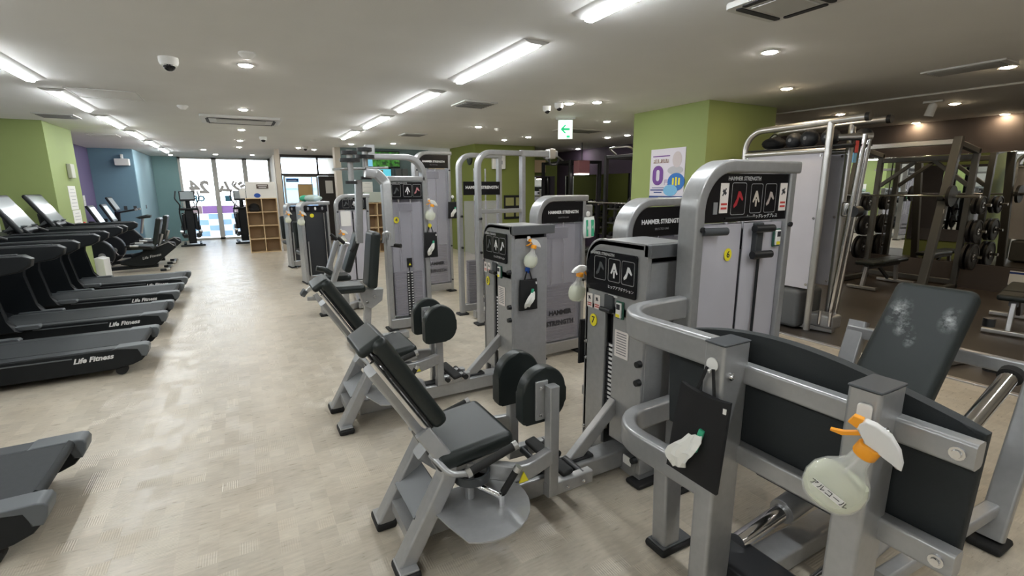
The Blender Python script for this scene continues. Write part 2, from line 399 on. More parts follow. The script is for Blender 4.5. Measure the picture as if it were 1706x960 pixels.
# entrance screen: transom lights, blue glazed door, dark leaf
ENT = mat('entrance_dark_frame', (0.035, 0.03, 0.028), 0.5)
ey = 16.75
g = G()
g.box((2.06, ey, 2.66), (1.78, .08, .08)); g.box((2.06, ey, 2.10), (1.78, .08, .07)); g.box((1.20, ey, 1.35), (.05, .08, 2.7)); g.box((2.27, ey, 2.38), (.05, .08, .6))
wnd = struct('window_4', g, ENT)
g = G(); g.box((2.06, ey, 2.38), (1.72, .006, .55)); obj('pane', g, GLASS, wnd)
g = G(); g.box((1.275, ey, 1.0), (.05, .06, 2.05)); g.box((2.225, ey, 1.0), (.05, .06, 2.05)); g.box((1.75, ey, 2.05), (.98, .06, .05)); g.box((1.75, ey, .04), (.98, .06, .08))
d = struct('door_1', g, FRAME)
g = G(); g.box((1.75, ey, 1.05), (.90, .006, 1.98)); obj('pane', g, GLASS, d)
g = G(); g.box((1.86, ey - .01, 1.50), (.44, .004, .62)); obj('notice', g, mat('kraft_notice', (0.60, 0.42, 0.19), .8), d)
g = G(); g.box((1.50, ey - .01, 1.93), (.36, .004, .11)); obj('door_sign', g, mat('blue_door_sign', (0.05, 0.13, 0.35), .6), d)
g = G(); g.box((1.49, ey - .014, 1.92), (.26, .003, .035)); obj('sign_print', g, mat('pale_blue_print', (.35, .48, .75), .6), d)
g = G(); g.box((2.06, ey, 1.5), (.02, .05, 1.2)); obj('mullion', g, FRAME, d)
g = G(); g.box((2.6, ey, 1.03), (.68, .05, 2.06), b=.004); d2 = struct('door_2', g, ENT)
g = G(); g.box((2.57, ey - .032, 1.72), (.22, .012, .4)); obj('picture', g, PAPER, d2)
# what lies outside: pavement, pale blue facade, low white wall
slab('ground_outside', -14, 14, Y1 + .3, 60, -0.3, -0.1, mat('pale_pavement', (0.55, 0.55, 0.53), .9)).name = 'floor_outside'
g = G(); g.box((4.0, 22.5, .9), (5.2, .2, 2.6))
for z in (.5, 1.1, 1.7): g.box((4.0, 22.38, z), (5.2, .04, .03))
o = obj('neighbour_facade', g, mat('pale_blue_cladding', (0.28, 0.42, 0.60), .7)); tag(o, 'pale blue clad house wall seen through the glazed entrance door', 'building')

# ---------------------------------------------------------------- ceiling fixtures
TUBE = mat('lit_diffuser', (0.9, 0.9, 0.9), 0.6, emit=(0.94, 0.98, 1.0), es=TUBE_STRENGTH)
FIX = mat('fixture_white', (0.60, 0.60, 0.58), 0.5)
def tube_light(x, y, label, grp):
    t = thing('ceiling_light', label, 'ceiling light', (x, y, CEIL), 0, grp)
    g = G(); L = .735
    pr = [(-.115, 0), (.115, 0), (.05, -.026), (-.05, -.026)]
    g.prism(pr, 'y', -L, L, bev=.003); obj('housing', g, FIX, t)
    g = G(); g.prism(rrect(-.031, .031, -.044, -.024, .009, 3), 'y', -L + .03, L - .03); obj('diffuser', g, TUBE, t)
    return t
for i in range(-4, 6):
    tube_light(-1.6, 5.72 + 2.045 * i, 'surface-mounted strip light in the row above the treadmills', 'strip lights over the treadmills')
for i in range(-2, 4):
    tube_light(2.01, 3.96 + 2.045 * i, 'surface-mounted strip light in the row above the weight machines', 'strip lights over the machines')
LAMPN = mat('lit_downlight', (0.9, 0.9, 0.9), 0.5, emit=(1.0, 0.95, 0.87), es=SPOT_STRENGTH)
LAMPW = mat('lit_warm_downlight', (0.9, 0.9, 0.9), 0.5, emit=(1.0, 0.78, 0.50), es=SPOT_STRENGTH)
def downlight(p, warm=False, label='small round recessed downlight glowing white in the ceiling'):
    t = thing('downlight', label, 'downlight', (p.x, p.y, CEIL), 0, 'warm downlights' if warm else 'white downlights')
    g = G(); g.lathe([(.072, 0.0), (.075, -.006), (.058, -.008), (.05, .0)]); obj('rim', g, FIX, t)
    g = G(); g.lathe([(.05, -.001), (.046, -.012), (.02, -.018), (.002, -.019)]); obj('lens', g, LAMPW if warm else LAMPN, t)
for q in [(409, 108), (405, 182), (402, 216), (400, 234), (398, 245), (1283, 86), (948, 172), (797, 211), (840, 233), (655, 239), (1011, 202), (995, 170), (1012, 229), (880, 228), (1045, 225), (963, 248), (585, 240), (523, 249), (497, 246), (284, 258), (339, 249), (359, 257), (420, 258)]:
    p = at_z(q, CEIL); p.y = min(p.y, Y1 - .35); downlight(p)
for q in [(1311, 147), (1530, 205), (1675, 190), (1400, 190)]:
    p = at_z(q, CEIL); p.x = min(p.x, X1 - .09)
    downlight(p, True, 'added warm yellow downlight brightening the free weight area')
for p in ((4.0, .2), (7.2, .6), (9.3, 1.0), (4.0, -1.8), (6.2, 1.9), (8.3, 3.0), (6.4, 6.6), (8.4, 5.6), (7.3, -1.2), (9.4, -.8)): downlight(Vector((p[0], p[1], CEIL)), p[0] > 6, 'added warm yellow downlight brightening the free weight area' if p[0] > 6 else 'small round recessed downlight glowing white in the ceiling')  # added downlights: a warm grid brightens the dim free weight area
# cassette air conditioners
def cassette(c, w_, d_, rot, label):
    t = thing('air_conditioner', label, 'air conditioner', (c.x, c.y, CEIL), rot)
    g = G(); g.prism(rrect(-w_ / 2, w_ / 2, -d_ / 2, d_ / 2, .03), 'z', -.035, 0, bev=.006); obj('panel', g, FIX, t)
    g = G(); g.box((0, 0, -.04), (w_ * .62, d_ * .5, .012), b=.003); obj('grille', g, mat('grille_grey', (.52, .52, .50), .6), t)
    for s in (-1, 1):
        g = G(); g.prism(rrect(-w_ * .42, w_ * .42, s * d_ * .36 - .02, s * d_ * .36 + .02, .018), 'z', -.041, -.034); obj('air_slot', g, INK, t)
        g = G(); g.prism(rrect(s * w_ * .42 - .02, s * w_ * .42 + .02, -d_ * .28, d_ * .28, .018), 'z', -.041, -.034); obj('air_slot', g, INK, t)
cassette(Vector((0.15, 8.75, 0)), 1.05, 0.85, 0, 'white ceiling cassette air conditioner in the aisle with black slots')
cassette(Vector((2.84, 1.88, 0)), .46, .46, 0, 'small square white ceiling air conditioner near the machine tagged six')
def ceil_vent(p, w_, d_, rot, label, cat='vent', n=6):
    t = thing('ceiling_vent', label, cat, (p.x, p.y, CEIL), rot)
    g = G(); g.box((0, 0, -.008), (w_, d_, .016), b=.004); obj('frame', g, FIX, t)
    for k in range(n):
        g = G(); g.box((0, -d_ * .38 + d_ * .76 * k / (n - 1), -.02), (w_ * .84, d_ * .05, .006), RX(25)); obj('slat', g, mat('slat_grey', (.30, .30, .29), .6), t)
ceil_vent(at_z((790, 173), CEIL), .45, .45, 0, 'square white ceiling vent near the strip light row')
ceil_vent(at_z((1612, 112), CEIL), .6, .28, 90, 'oblong white ceiling vent near the track light')
ceil_vent(at_z((688, 224), CEIL), .45, .45, 0, 'small white ceiling vent in front of the teal wall screens')
ceil_vent(at_z((965, 217), CEIL), .9, .45, 0, 'long white ceiling vent behind the exit sign')
ceil_vent(at_z((95, 192), CEIL), .45, .45, 0, 'white ceiling vent above the green column at the treadmills')
def hatch(p, w_, d_, label):
    t = thing('ceiling_hatch', label, 'hatch', (p.x, p.y, CEIL))
    g = G(); g.box((0, 0, -.003), (w_, d_, .006), b=.002); obj('lid', g, W_CEIL, t)
    g = G()
    for s in (-1, 1): g.box((s * w_ / 2, 0, -.005), (.012, d_, .008)); g.box((0, s * d_ / 2, -.005), (w_, .012, .008))
    obj('rim', g, FIX, t)
hatch(at_z((178, 157), CEIL), .6, .6, 'square white access hatch in the ceiling beside the treadmill lights')
hatch(at_z((172, 225), CEIL), .45, .45, 'square white access hatch in the ceiling by the purple wall')
def dome(p, label, r=.07):
    t = thing('security_camera', label, 'camera', (p.x, p.y, CEIL))
    g = G(); g.lathe([(r, 0), (r, -.035), (r * .86, -.06), (r * .5, -.062)]); obj('housing', g, WHITE, t)
    g = G(); g.ball((0, -.01, -.06), r * .66); obj('dome', g, GLOSSB, t)
    g = G(); g.lathe([(r * .74, -.055), (r * .78, -.066), (r * .66, -.07)]); obj('collar', g, WHITE, t)
dome(at_z((280, 96), CEIL), 'white dome security camera above the treadmill aisle')
dome(at_z((911, 177), CEIL), 'white dome security camera on the exit sign side of its twin', .055)
dome(at_z((931, 172), CEIL), 'white dome security camera next to the white downlight by the exit sign', .055)
dome(at_z((438, 228), CEIL), 'small dome security camera beyond the aisle air conditioner')
dome(at_z((508, 244), CEIL), 'small dome security camera near the entrance screen')
def smoke(p, label):
    g = G(); g.lathe([(.06, 0), (.062, -.012), (.045, -.03), (.03, -.045), (.005, -.047)])
    o = obj('smoke_detector', g, WHITE, None, (p.x, p.y, CEIL)); tag(o, label, 'smoke detector')
smoke(at_z((411, 88), CEIL), 'round white smoke detector beside the first aisle downlight')
smoke(at_z((304, 176), CEIL), 'round white smoke detector on the treadmill side of the air conditioner')
smoke(at_z((829, 214), CEIL), 'round white smoke detector over the lat pulldown machine')
smoke(at_z((521, 233), CEIL), 'round white smoke detector near the entrance')
# exit sign
p = at_z((942, 197), CEIL)
t = thing('exit_sign', 'green and white lit exit sign with left arrow under the ceiling', 'exit sign', (p.x, p.y, CEIL), -32)
g = G(); g.box((0, 0, -.012), (.30, .12, .024), b=.004); obj('mount', g, FIX, t)
g = G(); g.box((0, 0, -.17), (.23, .05, .29), b=.006); obj('housing', g, FIX, t)
g = G(); g.box((0, -.027, -.17), (.21, .006, .27)); obj('face', g, mat('lit_sign_face', (.9, .95, .92), .5, emit=(.80, 1.0, .90), es=1.3), t)
GL = mat('lit_sign_green', (.02, .5, .2), .5, emit=(.01, .42, .16), es=.9)
g = G(); g.prism([(-.075, -.165), (-.01, -.10), (.02, -.10), (-.025, -.148), (.07, -.148), (.07, -.182), (-.025, -.182), (.02, -.23), (-.01, -.23)], 'y', -.034, -.030); obj('arrow', g, GL, t)
g = G(); g.box((.045, -.032, -.275), (.05, .004, .035)); obj('pictogram', g, GL, t)
# spot track
a, b = at_z((1300, 187), CEIL), at_z((1706, 137), CEIL)
t = thing('light_track', 'white ceiling light track with one white spotlight over the racks', 'track light', (a.x, a.y, CEIL))
g = G(); g.bar([(0, 0.6, -.012), (0.27, -2.6, -.012)], .035, .024); obj('rail', g, FIX, t)
q = at_z((1556, 165), CEIL)
g = G(); g.box((q.x - a.x, q.y - a.y, -.03), (.05, .2, .03), b=.004); obj('adapter', g, FIX, t)
g = G(); g.lathe([(.05, 0), (.045, .13), (.02, .16)], T3(q.x - a.x, q.y - a.y + .03, -.20) @ RX(14)); obj('spotlight', g, FIX, t)
# ---------------------------------------------------------------- small shared pieces
def bolt(parent, p, d, r=.011, name='bolt'):
    p = Vector(p); d = Vector(d).normalized()
    g = G(); g.cyl(p, p + d * .006, r * 1.5, n=12); g.cyl(p + d * .006, p + d * .013, r, r * .85, n=10); return obj(name, g, CHROME, parent)
def foot_pad(parent, c, size, h=.03, rot=None, M=None):
    g = G(M); m = rot or Matrix(); g.box((c[0], c[1], h * .35), (size[0], size[1], h * .7), m, b=.01); f = obj('rubber_foot', g, RUBBER, parent)
    return f
def figure(g, kind, x, z, s, y0, y1):
    """little silhouettes printed on the instruction plates"""
    def poly(pts): g.prism([(x + a * s, z + b * s) for a, b in pts], 'y', y0, y1)
    if kind == 0:      # sitting, seen from the side
        poly([(-.30, -.36), (-.22, -.40), (-.12, -.12), (.18, -.14), (.34, .36), (.22, .40), (.06, .04), (-.22, .02)])
        poly([(.22, .42), (.36, .40), (.38, .52), (.26, .54)])
    elif kind == 1:    # two spread legs
        poly([(-.06, .42), (.06, .42), (.14, .22), (.30, -.18), (.22, -.22), (.02, .08), (-.02, .08), (-.22, -.22), (-.30, -.18), (-.14, .22)])
        poly([(-.07, -.02), (.07, -.02), (.05, -.45), (-.05, -.45)])
    else:              # crouching body with arms
        poly([(-.30, -.42), (-.10, -.30), (.05, .10), (.28, -.10), (.34, -.02), (.12, .34), (-.04, .36), (-.14, .0), (-.34, -.30)])
def placard(T, M, out, y, pics, title, sub, titw=.03, pic_mats=None, brand=True):
    """black instruction plate: outline in the face plane, framed pictures, lettering"""
    g = G(M); g.prism(out, 'y', y - .012, y, bev=.003); pl = obj('instruction_plate', g, GLOSSB, T)
    for k, (x, z, w_, h_) in enumerate(pics):
        g = G(M); o1 = rrect(x - w_ / 2, x + w_ / 2, z - h_ / 2, z + h_ / 2, .012, 3)
        rings = []
        n = len(o1); t = .0035
        o2 = rrect(x - w_ / 2 + t, x + w_ / 2 - t, z - h_ / 2 + t, z + h_ / 2 - t, .010, 3)
        A = [g._v((u, y - .0135, v)) for u, v in o1]; B = [g._v((u, y - .0135, v)) for u, v in o2]
        for i in range(n):
            j = (i + 1) % n; g.bm.faces.new((A[i], A[j], B[j], B[i]))
        obj('picture_frame', g, mat('frame_line_grey', (.25, .25, .25), .5), pl)
        g = G(M); figure(g, k if k else 2, x, z, min(w_, h_) * .95, y - .014, y - .0125); obj('pictogram', g, (pic_mats or [mat('dark_figure', (.07, .075, .08), .5), TXTW, TXTW])[k % 3], pl)
    if title: text('lettering', title[0], title[1], mat('silver_print', (.42, .42, .42), .4), pl, M @ T3(title[2], y - .0135, title[3]) @ FACE_Y, bold=.0006)
    if sub: text('lettering', sub[0], sub[1], TXTW, pl, M @ T3(sub[2], y - .0135, sub[3]) @ FACE_Y)
    return pl
def number_tag(T, M, x, z, y, n, r=.03):
    g = G(M); g.lathe([(.001, .004), (r, .004), (r, 0), (.001, 0)], T3(x, y, z) @ RX(90), sx=.92, sy=1.12); o = obj('number_tag', g, YEL, T, label='round yellow tag with number %s' % n)
    text('digit', n, r * 1.65, INK, o, M @ T3(x, y - .0046, z) @ FACE_Y, bold=.001)
def timer(T, M, x, z, y):
    g = G(M); g.box((x, y - .004, z), (.062, .008, .10), b=.003); o = obj('timer_backplate', g, mat('dark_green_plate', (.02, .09, .06), .5), T)
    g = G(M); g.box((x, y - .013, z), (.042, .012, .085), b=.004); obj('timer_case', g, WHITE, o)
    g = G(M); g.box((x, y - .0195, z + .02), (.028, .002, .03)); obj('display', g, INK, o)
    g = G(M); g.box((x - .002, y - .0195, z - .03), (.03, .002, .018)); obj('sticker', g, YEL, o)
def sticker(T, M, x, z, y, w_, h_, red=True):
    g = G(M); g.box((x, y - .0015, z), (w_, .003, h_), b=.0008); o = obj('warning_sticker', g, mat('sticker_paper', (.75, .70, .66), .6), T)
    g = G(M)
    for k in range(2 if red else 9):
        zz = z - h_ * .2 - k * h_ * .14 if red else z + h_ * .40 - k * h_ * .095
        g.box((x, y - .0035, zz), (w_ * .72, .001, h_ * (.07 if red else .035)))
    obj('print', g, RED if red else TXTG, o)
    if red:
        g = G(M); g.box((x - w_ * .02, y - .0035, z + h_ * .2), (w_ * .5, .001, h_ * .1), RY(40)); g.box((x - w_ * .05, y - .0036, z + h_ * .2), (w_ * .12, .001, h_ * .3), RY(35)); obj('pictogram', g, INK, o)
def weight_stack(T, M, x, y, z0, n, w_, d_, ph=.027):
    g = G(M); g.cyl((x, y + .03, z0), (x, y + .03, z0 + n * ph + .35), .008)
    st = obj('weight_stack', g, CHROME, T)
    g = G(M); g.box((x, y, z0 + ph / 2), (w_, d_, ph - .004), b=.003, seg=1); me = to_mesh(g, 'weight_plate', STACK)
    g = G(M); g.box((x + w_ * .10, y - d_ / 2 - .001, z0 + ph / 2), (w_ * .5, .002, ph * .5)); ml = to_mesh(g, 'weight_number', TXTW)
    for k in range(n):
        o = obj('weight_plate', me, STACK, st, (0, 0, k * ph)); obj('weight_number', ml, TXTW, st, (0, 0, k * ph))
    return st
def arch(T, M, w_, h_, d_, r, tw=.055, right='square', mt=STEEL):
    """tower frame: left post, rounded shoulder, top rail, straight right post"""
    g = G(M); path = fillet([(-w_ / 2 + tw / 2, d_ / 2, .03), (-w_ / 2 + tw / 2, d_ / 2, h_ - tw / 2), (w_ / 2, d_ / 2, h_ - tw / 2)], r, 10)
    g.bar(path, tw, d_, up=(0, 1, 0), c=.012); fr = obj('tower_frame', g, mt, T)
    g = G(M); g.bar([(w_ / 2 - tw * .75, d_ / 2, .03), (w_ / 2 - tw * .75, d_ / 2, h_ - tw)], tw * .8, d_ * .9, up=(0, 1, 0), c=.01); obj('tower_post', g, mt, T)
    g = G(M); g.bar([(-w_ / 2 + tw, d_ / 2, .09), (w_ / 2 - tw, d_ / 2, .09)], d_ * .8, .11, c=.01); obj('base_rail', g, mt, T)
    for s in (-1, 1):
        g = G(M); g.box((s * (w_ / 2 - .05), d_ / 2 - .015, .012), (.13, d_ + .02, .024), b=.01); obj('rubber_foot', g, RUBBER, T)
    return fr

# ---------------------------------------------------------------- towers with shroud (front or rear view)
def shroud_tower(T, M, w_, h_, d_=.14, r=.17, header=.195, stack_h=.55, brand=1, plate=None, tw=.055, opaque=False, stack_w=.36, low=.14, num=None):
    arch(T, M, w_, h_, d_, r, tw)
    xi0, xi1 = -w_ / 2 + tw, w_ / 2 - tw * 1.2
    top = h_ - tw - .004; hb = top - header
    out = rrect(xi0 - .002, xi1 + .006, hb, top, (0, 0, .004, max(.01, min(r - tw, header - .03))))
    if plate is None:
        g = G(M); g.prism(out, 'y', .008, .03, bev=.003); pl = obj('header_panel', g, GLOSSB, T)
        if brand:
            cx = (xi0 + xi1) / 2
            text('lettering', 'HAMMER STRENGTH', (xi1 - xi0) / 12.6, TXTW, pl, M @ T3(cx + .01, .0065, hb + header * .50) @ FACE_Y, bold=.0016)
            text('lettering', 'SELECTED LINE', (xi1 - xi0) / 26, TXTG, pl, M @ T3(cx + .01, .0065, hb + header * .25) @ FACE_Y)
    else:
        plate(T, M, out, hb, top, xi0, xi1)
    sm = SHROUD_S if opaque else SHROUD
    n = 2 if opaque else 1
    cx = (xi0 + xi1) / 2; full = xi1 - xi0
    zt = hb - .012
    for k in range(n):
        a = xi0 if k == 0 else cx + .012; b = (cx - .012 if n == 2 else xi1) if k == 0 else xi1
        # gently bowed sheet
        g = G(M); seg = 8; rows = []
        fr_, bk_ = [], []
        for i in range(seg + 1):
            u = i / seg; x = a + (b - a) * u; bow = .010 * math.sin(PI * u)
            fr_.append((x, .035 - bow)); bk_.append((x, .040 - bow))
        ring = fr_ + bk_[::-1]
        g.prism(ring, 'z', low + .02, zt); obj('shroud', g, sm, T)
    g = G(M); g.box((cx, d_ - .012, (low + zt) / 2), (full + .01, .012, zt - low)); obj('back_panel', g, SHROUD_S, T)
    # what stands inside: rods, pulley block, stack of plates
    for s in (-1, 1):
        g = G(M); g.cyl((cx + s * .07, .09, low), (cx + s * .07, .09, hb), .011); obj('guide_rod', g, CHROME, T)
    g = G(M); g.box((cx, .085, zt - .09), (full * .46, .06, .11), b=.01); obj('pulley_block', g, STACK, T)
    if not opaque:
        ph = .032; n2 = int(stack_h / ph)
        g = G(M); g.box((cx, .088, low + .03 + ph / 2), (full * .86, .085, ph - .004), b=.003, seg=1); me = to_mesh(g, 'weight_plate', mat('stack_violet_grey', (.045, .042, .06), .5))
        for k in range(n2): obj('weight_plate', me, STACK, T, (0, 0, k * ph))
        if brand:
            for k, s in enumerate(('HAMMER', 'STRENGTH')):
                text('lettering', s, full / 7.2, INK, T, M @ T3(cx, .0235, low + .03 + stack_h * (.50 - .19 * k)) @ FACE_Y, bold=.003)
    for zz in (low + .06, .75, hb - .03):
        for s in (xi0 - tw * .35, xi1 + tw * .3): 
            g = G(M); p = (s, -.001, zz); g.cyl(p, (s, -.012, zz), .014, n=10); obj('knob', g, PLASTIC, T)
    if num: number_tag(T, M, num[1], num[2], .022, num[0])

t = thing('weight_tower', 'silver weight tower with smoked shroud standing beside the low tower tagged eight', 'gym machine', (2.66, 3.78, 0), 2)
shroud_tower(t, Matrix(), .60, 1.58)
g = G(); g.box((.37, .08, 1.40), (.09, .03, .17), b=.02); obj('side_bracket', g, STEEL, t)
for s_ in (-.2, .2):
    g = G(); g.bar([(s_, .13, .09), (s_, .75, .09)], .09, .08); obj('base_beam', g, STEEL, t)
g = G(); g.box((.12, .55, .62), (.38, .10, .62), RX(-28), b=.03); obj('back_pad', g, VINYL, t)
g = G(); g.box((.12, .78, .42), (.38, .40, .09), b=.03); obj('seat', g, VINYL, t)
g = G(); g.bar([(.12, .75, .09), (.12, .65, .4)], .07, .07); obj('seat_post', g, STEEL, t)
t = thing('weight_tower', 'silver weight tower with black brand header behind the low tower tagged seven', 'gym machine', (2.47, 2.36, 0), 2)
shroud_tower(t, Matrix(), .64, 1.58, r=.20)
for s_ in (-.2, .2):
    g = G(); g.bar([(s_, .13, .09), (s_, .5, .09)], .09, .08); obj('base_beam', g, STEEL, t)
t = thing('weight_tower', 'tallest silver weight tower with smoked shroud and black tissue bag on its post', 'gym machine', (2.64, 7.2, 0), 4)
shroud_tower(t, Matrix(), .62, 2.21, r=.2, stack_h=.62)
g = G(); g.bar([(.29, .07, 2.14), (.29, .9, 2.14)], .07, .07); obj('boom', g, STEEL, t)
for s_ in (-.2, .2):
    g = G(); g.bar([(s_, .13, .09), (s_, 1.1, .09)], .09, .08); obj('base_beam', g, STEEL, t)

# ---------------------------------------------------------------- low tower with hip machine (tagged seven / eight)
def low_tower(T, M, num, h_=1.365):
    """face plane y=0, width .50, depth .33; shoulder rounded on the left"""
    w_, d_ = .50, .33
    # hood: rounded front plate + deep roof
    g = G(M); r = .13
    out = [(-.25, .12)] + [(-.25 + r - r * math.cos(a), h_ - r + r * math.sin(a)) for a in [math.radians(90 * i / 8) for i in range(9)]] + [(.25, h_), (.25, h_ - .05), (-.12, h_ - .05)]
    g.prism(rrect(-.25, .25, h_ - .42, h_, (0, 0, .01, r), 8), 'y', 0, .03, bev=.006); obj('front_plate', g, STEEL, T)
    g = G(M); path = fillet([(-.235, d_ / 2 + .0, .05), (-.235, d_ / 2, h_ - .02), (.22, d_ / 2, h_ - .02)], r, 8); g.bar(path, .034, d_, up=(0, 1, 0), c=.006); obj('hood', g, STEEL, T)
    g = G(M); g.box((.247, d_ / 2 + .03, h_ - .035), (.05, d_ + .06, .07), b=.006); obj('hood_end', g, STEEL_D, T)
    g = G(M); g.box((-.155, .012, .55), (.18, .024, .86), b=.006); obj('front_panel', g, STEEL, T)
    g = G(M); g.box((.125, .012, .60), (.24, .024, .80), b=.006); obj('front_panel', g, STEEL, T)
    g = G(M); g.box((.23, d_ / 2 + .01, h_ / 2 - .02), (.035, d_ - .02, h_ - .16), b=.006); obj('side_panel', g, STEEL, T)
    g = G(M); g.box((0, d_ - .01, h_ / 2), (.46, .02, h_ - .1)); obj('back_panel', g, STEEL_D, T)
    g = G(M); g.bar([(-.2, .10, .06), (.24, .10, .06)], .14, .10, c=.01); obj('base_rail', g, STEEL, T)
    for x in (-.20, .235):
        g = G(M); g.box((x, .10, .014), (.11, .24, .028), b=.012); obj('rubber_foot', g, RUBBER, T)
    pics = [(-.105, h_ - .165, .105, .135), (.015, h_ - .165, .10, .13), (.125, h_ - .165, .10, .13)]
    out = rrect(-.225, .185, h_ - .30, h_ - .065, (.006, .006, .012, .10), 6)
    placard(T, M, out, -.001, pics, ('HAMMER STRENGTH', .022, -.09, h_ - .082), ('ヒップアブダクション' if num == '7' else 'ヒップアダクション', .021, .07, h_ - .262))
    weight_stack(T, M, -.03, .068, .28, 18, .064, .10)
    g = G(M); g.box((-.03, .11, .60), (.10, .1, .9)); obj('slot_lining', g, mat('slot_dark', (.02, .02, .022), .7), T)
    g = G(M); g.cyl((-.03, .04, .76), (-.03, .04, 1.0), .006); obj('cable', g, PLASTIC, T)
    g = G(M); g.box((-.025, .0, h_ - .36), (.075, .03, .10), b=.006); b_ = obj('selector_bracket', g, PLASTIC_G, T)
    g = G(M); g.cyl((-.07, -.03, h_ - .395), (.02, -.03, h_ - .395), .014); obj('selector_pin', g, PLASTIC, b_)
    g = G(M); g.box((0, -.004, h_ - .312), (.075, .006, .010)); obj('label_strip', g, TXTW, T)
    for x in (-.205, -.135): sticker(T, M, x, h_ - .375, -.001, .052, .085)
    number_tag(T, M, -.165, h_ - .49, -.001, num, .034)
    timer(T, M, .065, h_ - .38, -.001)
    sticker(T, M, .085, h_ - .575, -.001, .11, .155, red=False)
    for z in (h_ - .36, h_ - .64, .62, .16):
        g = G(M); g.cyl((.235, -.002, z), (.235, -.03, z), .020, .017); obj('knob', g, PLASTIC, T)
        if z < 1: bolt(T, M @ Vector((-.232, 0, z)), M.to_3x3() @ Vector((0, -1, 0)), .009)
    g = G(M); g.box((.17, -.002, .125), (.06, .004, .05)); obj('rating_label', g, PAPER, T)

def hip_machine(name, label, loc, num, spread):
    T = thing(name, label, 'gym machine', loc)
    O = Vector((1.78, 2.0, 0)); W = T3(-O.x, -O.y, 0)          # coordinates below are those of the tagged-seven machine
    low_tower(T, RZ(-90), num)
    yc = 1.97
    # spine rail on the floor
    g = G(W); g.bar([(.60, yc, .085), (1.86, yc, .085)], .13, .11, c=.012); obj('spine_rail', g, STEEL, T)
    g = G(W); g.bar([(1.05, yc, .145), (1.62, yc, .145)], .07, .02); obj('rail_slot', g, mat('slot_dark', (.02, .02, .022), .7), T)
    g = G(W); g.bar([(1.48, yc, .13), (1.80, yc, .42)], .075, .05, up=(0, 1, 0)); obj('brace', g, STEEL, T)
    # rear A-frame: two legs on a foot bar, joined under the seat back
    for s in (-1, 1):
        y = yc + s * .17
        g = G(W); path = fillet([(.46, y, .02), (.70, y, .44), (.60, yc + s * .10, .60)], .10, 6)
        g.bar(path, .075, .085, up=(0, 1, 0), c=.012); obj('leg', g, STEEL, T)
        g = G(W); g.box((.47, y + s * .02, .02), (.10, .14, .04), b=.012); f = obj('rubber_foot', g, RUBBER, T)
        g = G(W); g.box((.47, y + s * .02, .044), (.085, .12, .012), b=.004); obj('foot_plate', g, STEEL, f)
    g = G(W); g.prism([(yc - .16, .09), (yc + .16, .09), (yc + .16, .15), (yc - .16, .15)], 'x', .50, .56); obj('foot_bar', g, STEEL, T)
    g = G(W); g.box((.60, yc, .25), (.03, .30, .16), RY(60), b=.004); obj('gusset', g, STEEL_D, T)
    # reclined back post and cushion
    a, b = Vector((.66, yc, .50)), Vector((.36, yc, .99)); dv = (b - a).normalized()
    g = G(W); g.bar([a - dv * .06, a + dv * .46], .06, .13, up=(0, 1, 0), c=.014); obj('back_post', g, STEEL, T)
    nrm = Vector((dv.z, 0, -dv.x)); ang = math.degrees(math.atan2(dv.x, dv.z))
    cc = a + dv * .345 + nrm * .085
    g = G(W); g.box(cc, (.075, .29, .51), RY(ang), b=.03, seg=3); bp = obj('back_pad', g, VINYL, T)
    cc2 = a + dv * .33 + nrm * .044
    g = G(W); g.box(cc2, (.012, .25, .44), RY(ang), b=.003); obj('back_plate', g, PLASTIC, bp)
    for s in (-1, 1):
        g = G(W); g.tube([a + Vector((.0, s * .12, .04)) + dv * .05, a + Vector((.0, s * .12, .04)) + dv * .50], .012); obj('back_rail', g, CHROME, T)
    cc3 = a + dv * .585 + nrm * .055
    g = G(W); g.box(cc3, (.12, .25, .045), RY(ang), b=.018); obj('head_cap', g, VINYL, T)
    # seat
    g = G(W); g.box((.82, yc, .485), (.38, .42, .085), RY(-6), b=.032, seg=3); st = obj('seat', g, VINYL, T)
    g = G(W); g.box((.83, yc, .43), (.36, .36, .035), RY(-6), b=.008); obj('seat_plate', g, STEEL, st)
    g = G(W); g.bar(fillet([(.62, yc, .46), (.70, yc, .38), (1.0, yc, .34)], .06), .09, .08, c=.012); obj('seat_beam', g, STEEL, T)
    # grab handles both sides of the seat
    for s in (-1, 1):
        y = yc + s * .265
        g = G(W); g.tube(fillet([(.62, yc + s * .14, .50), (.66, y, .46), (.74, y, .44)], .04, 4), .014); hd = obj('handle', g, STEEL, T)
        g = G(W); g.cyl((.74, y, .44), (.97, y, .505), .019); obj('grip', g, RUBBER, hd)
        for q in ((.735, y, .4385), (.965, y, .5035)):
            g = G(W); e = Vector((.23, 0, .065)).normalized(); g.cyl(q, Vector(q) + e * .022, .021); obj('grip_ring', g, ALU, hd)
    # start-position dial plate under the seat
    g = G(W)
    pts = [(.62, 1.80), (.70, 1.62), (.66, 1.50)]
    arc = [(.80 + .235 * math.cos(math.radians(t_)), 1.74 + .25 * math.sin(math.radians(t_))) for t_ in range(-125, 61, 12)]
    g.prism([(.60, 1.80)] + [(.63, 1.66)] + arc + [(.80, 1.90), (.66, 1.90)], 'z', .245, .252); obj('dial_plate', g, STEEL, T)
    g = G(W); g.cyl((.79, 1.80, .17), (.79, 1.80, .43), .022); obj('pivot_post', g, STEEL, T)
    g = G(W); g.lathe([(.075, -.02), (.085, -.02), (.085, .02), (.075, .02), (.075, -.02)], T3(.80, 1.80, .37)); obj('dial_ring', g, PLASTIC_G, T)
    g = G(W); g.tube([(.80, 1.78, .33), (.90, 1.68, .285)], .014); lv = obj('range_lever', g, CHROME, T)
    g = G(W); g.cyl((.895, 1.685, .25), (.895, 1.685, .30), .017); g2 = obj('plunger', g, CHROME, lv)
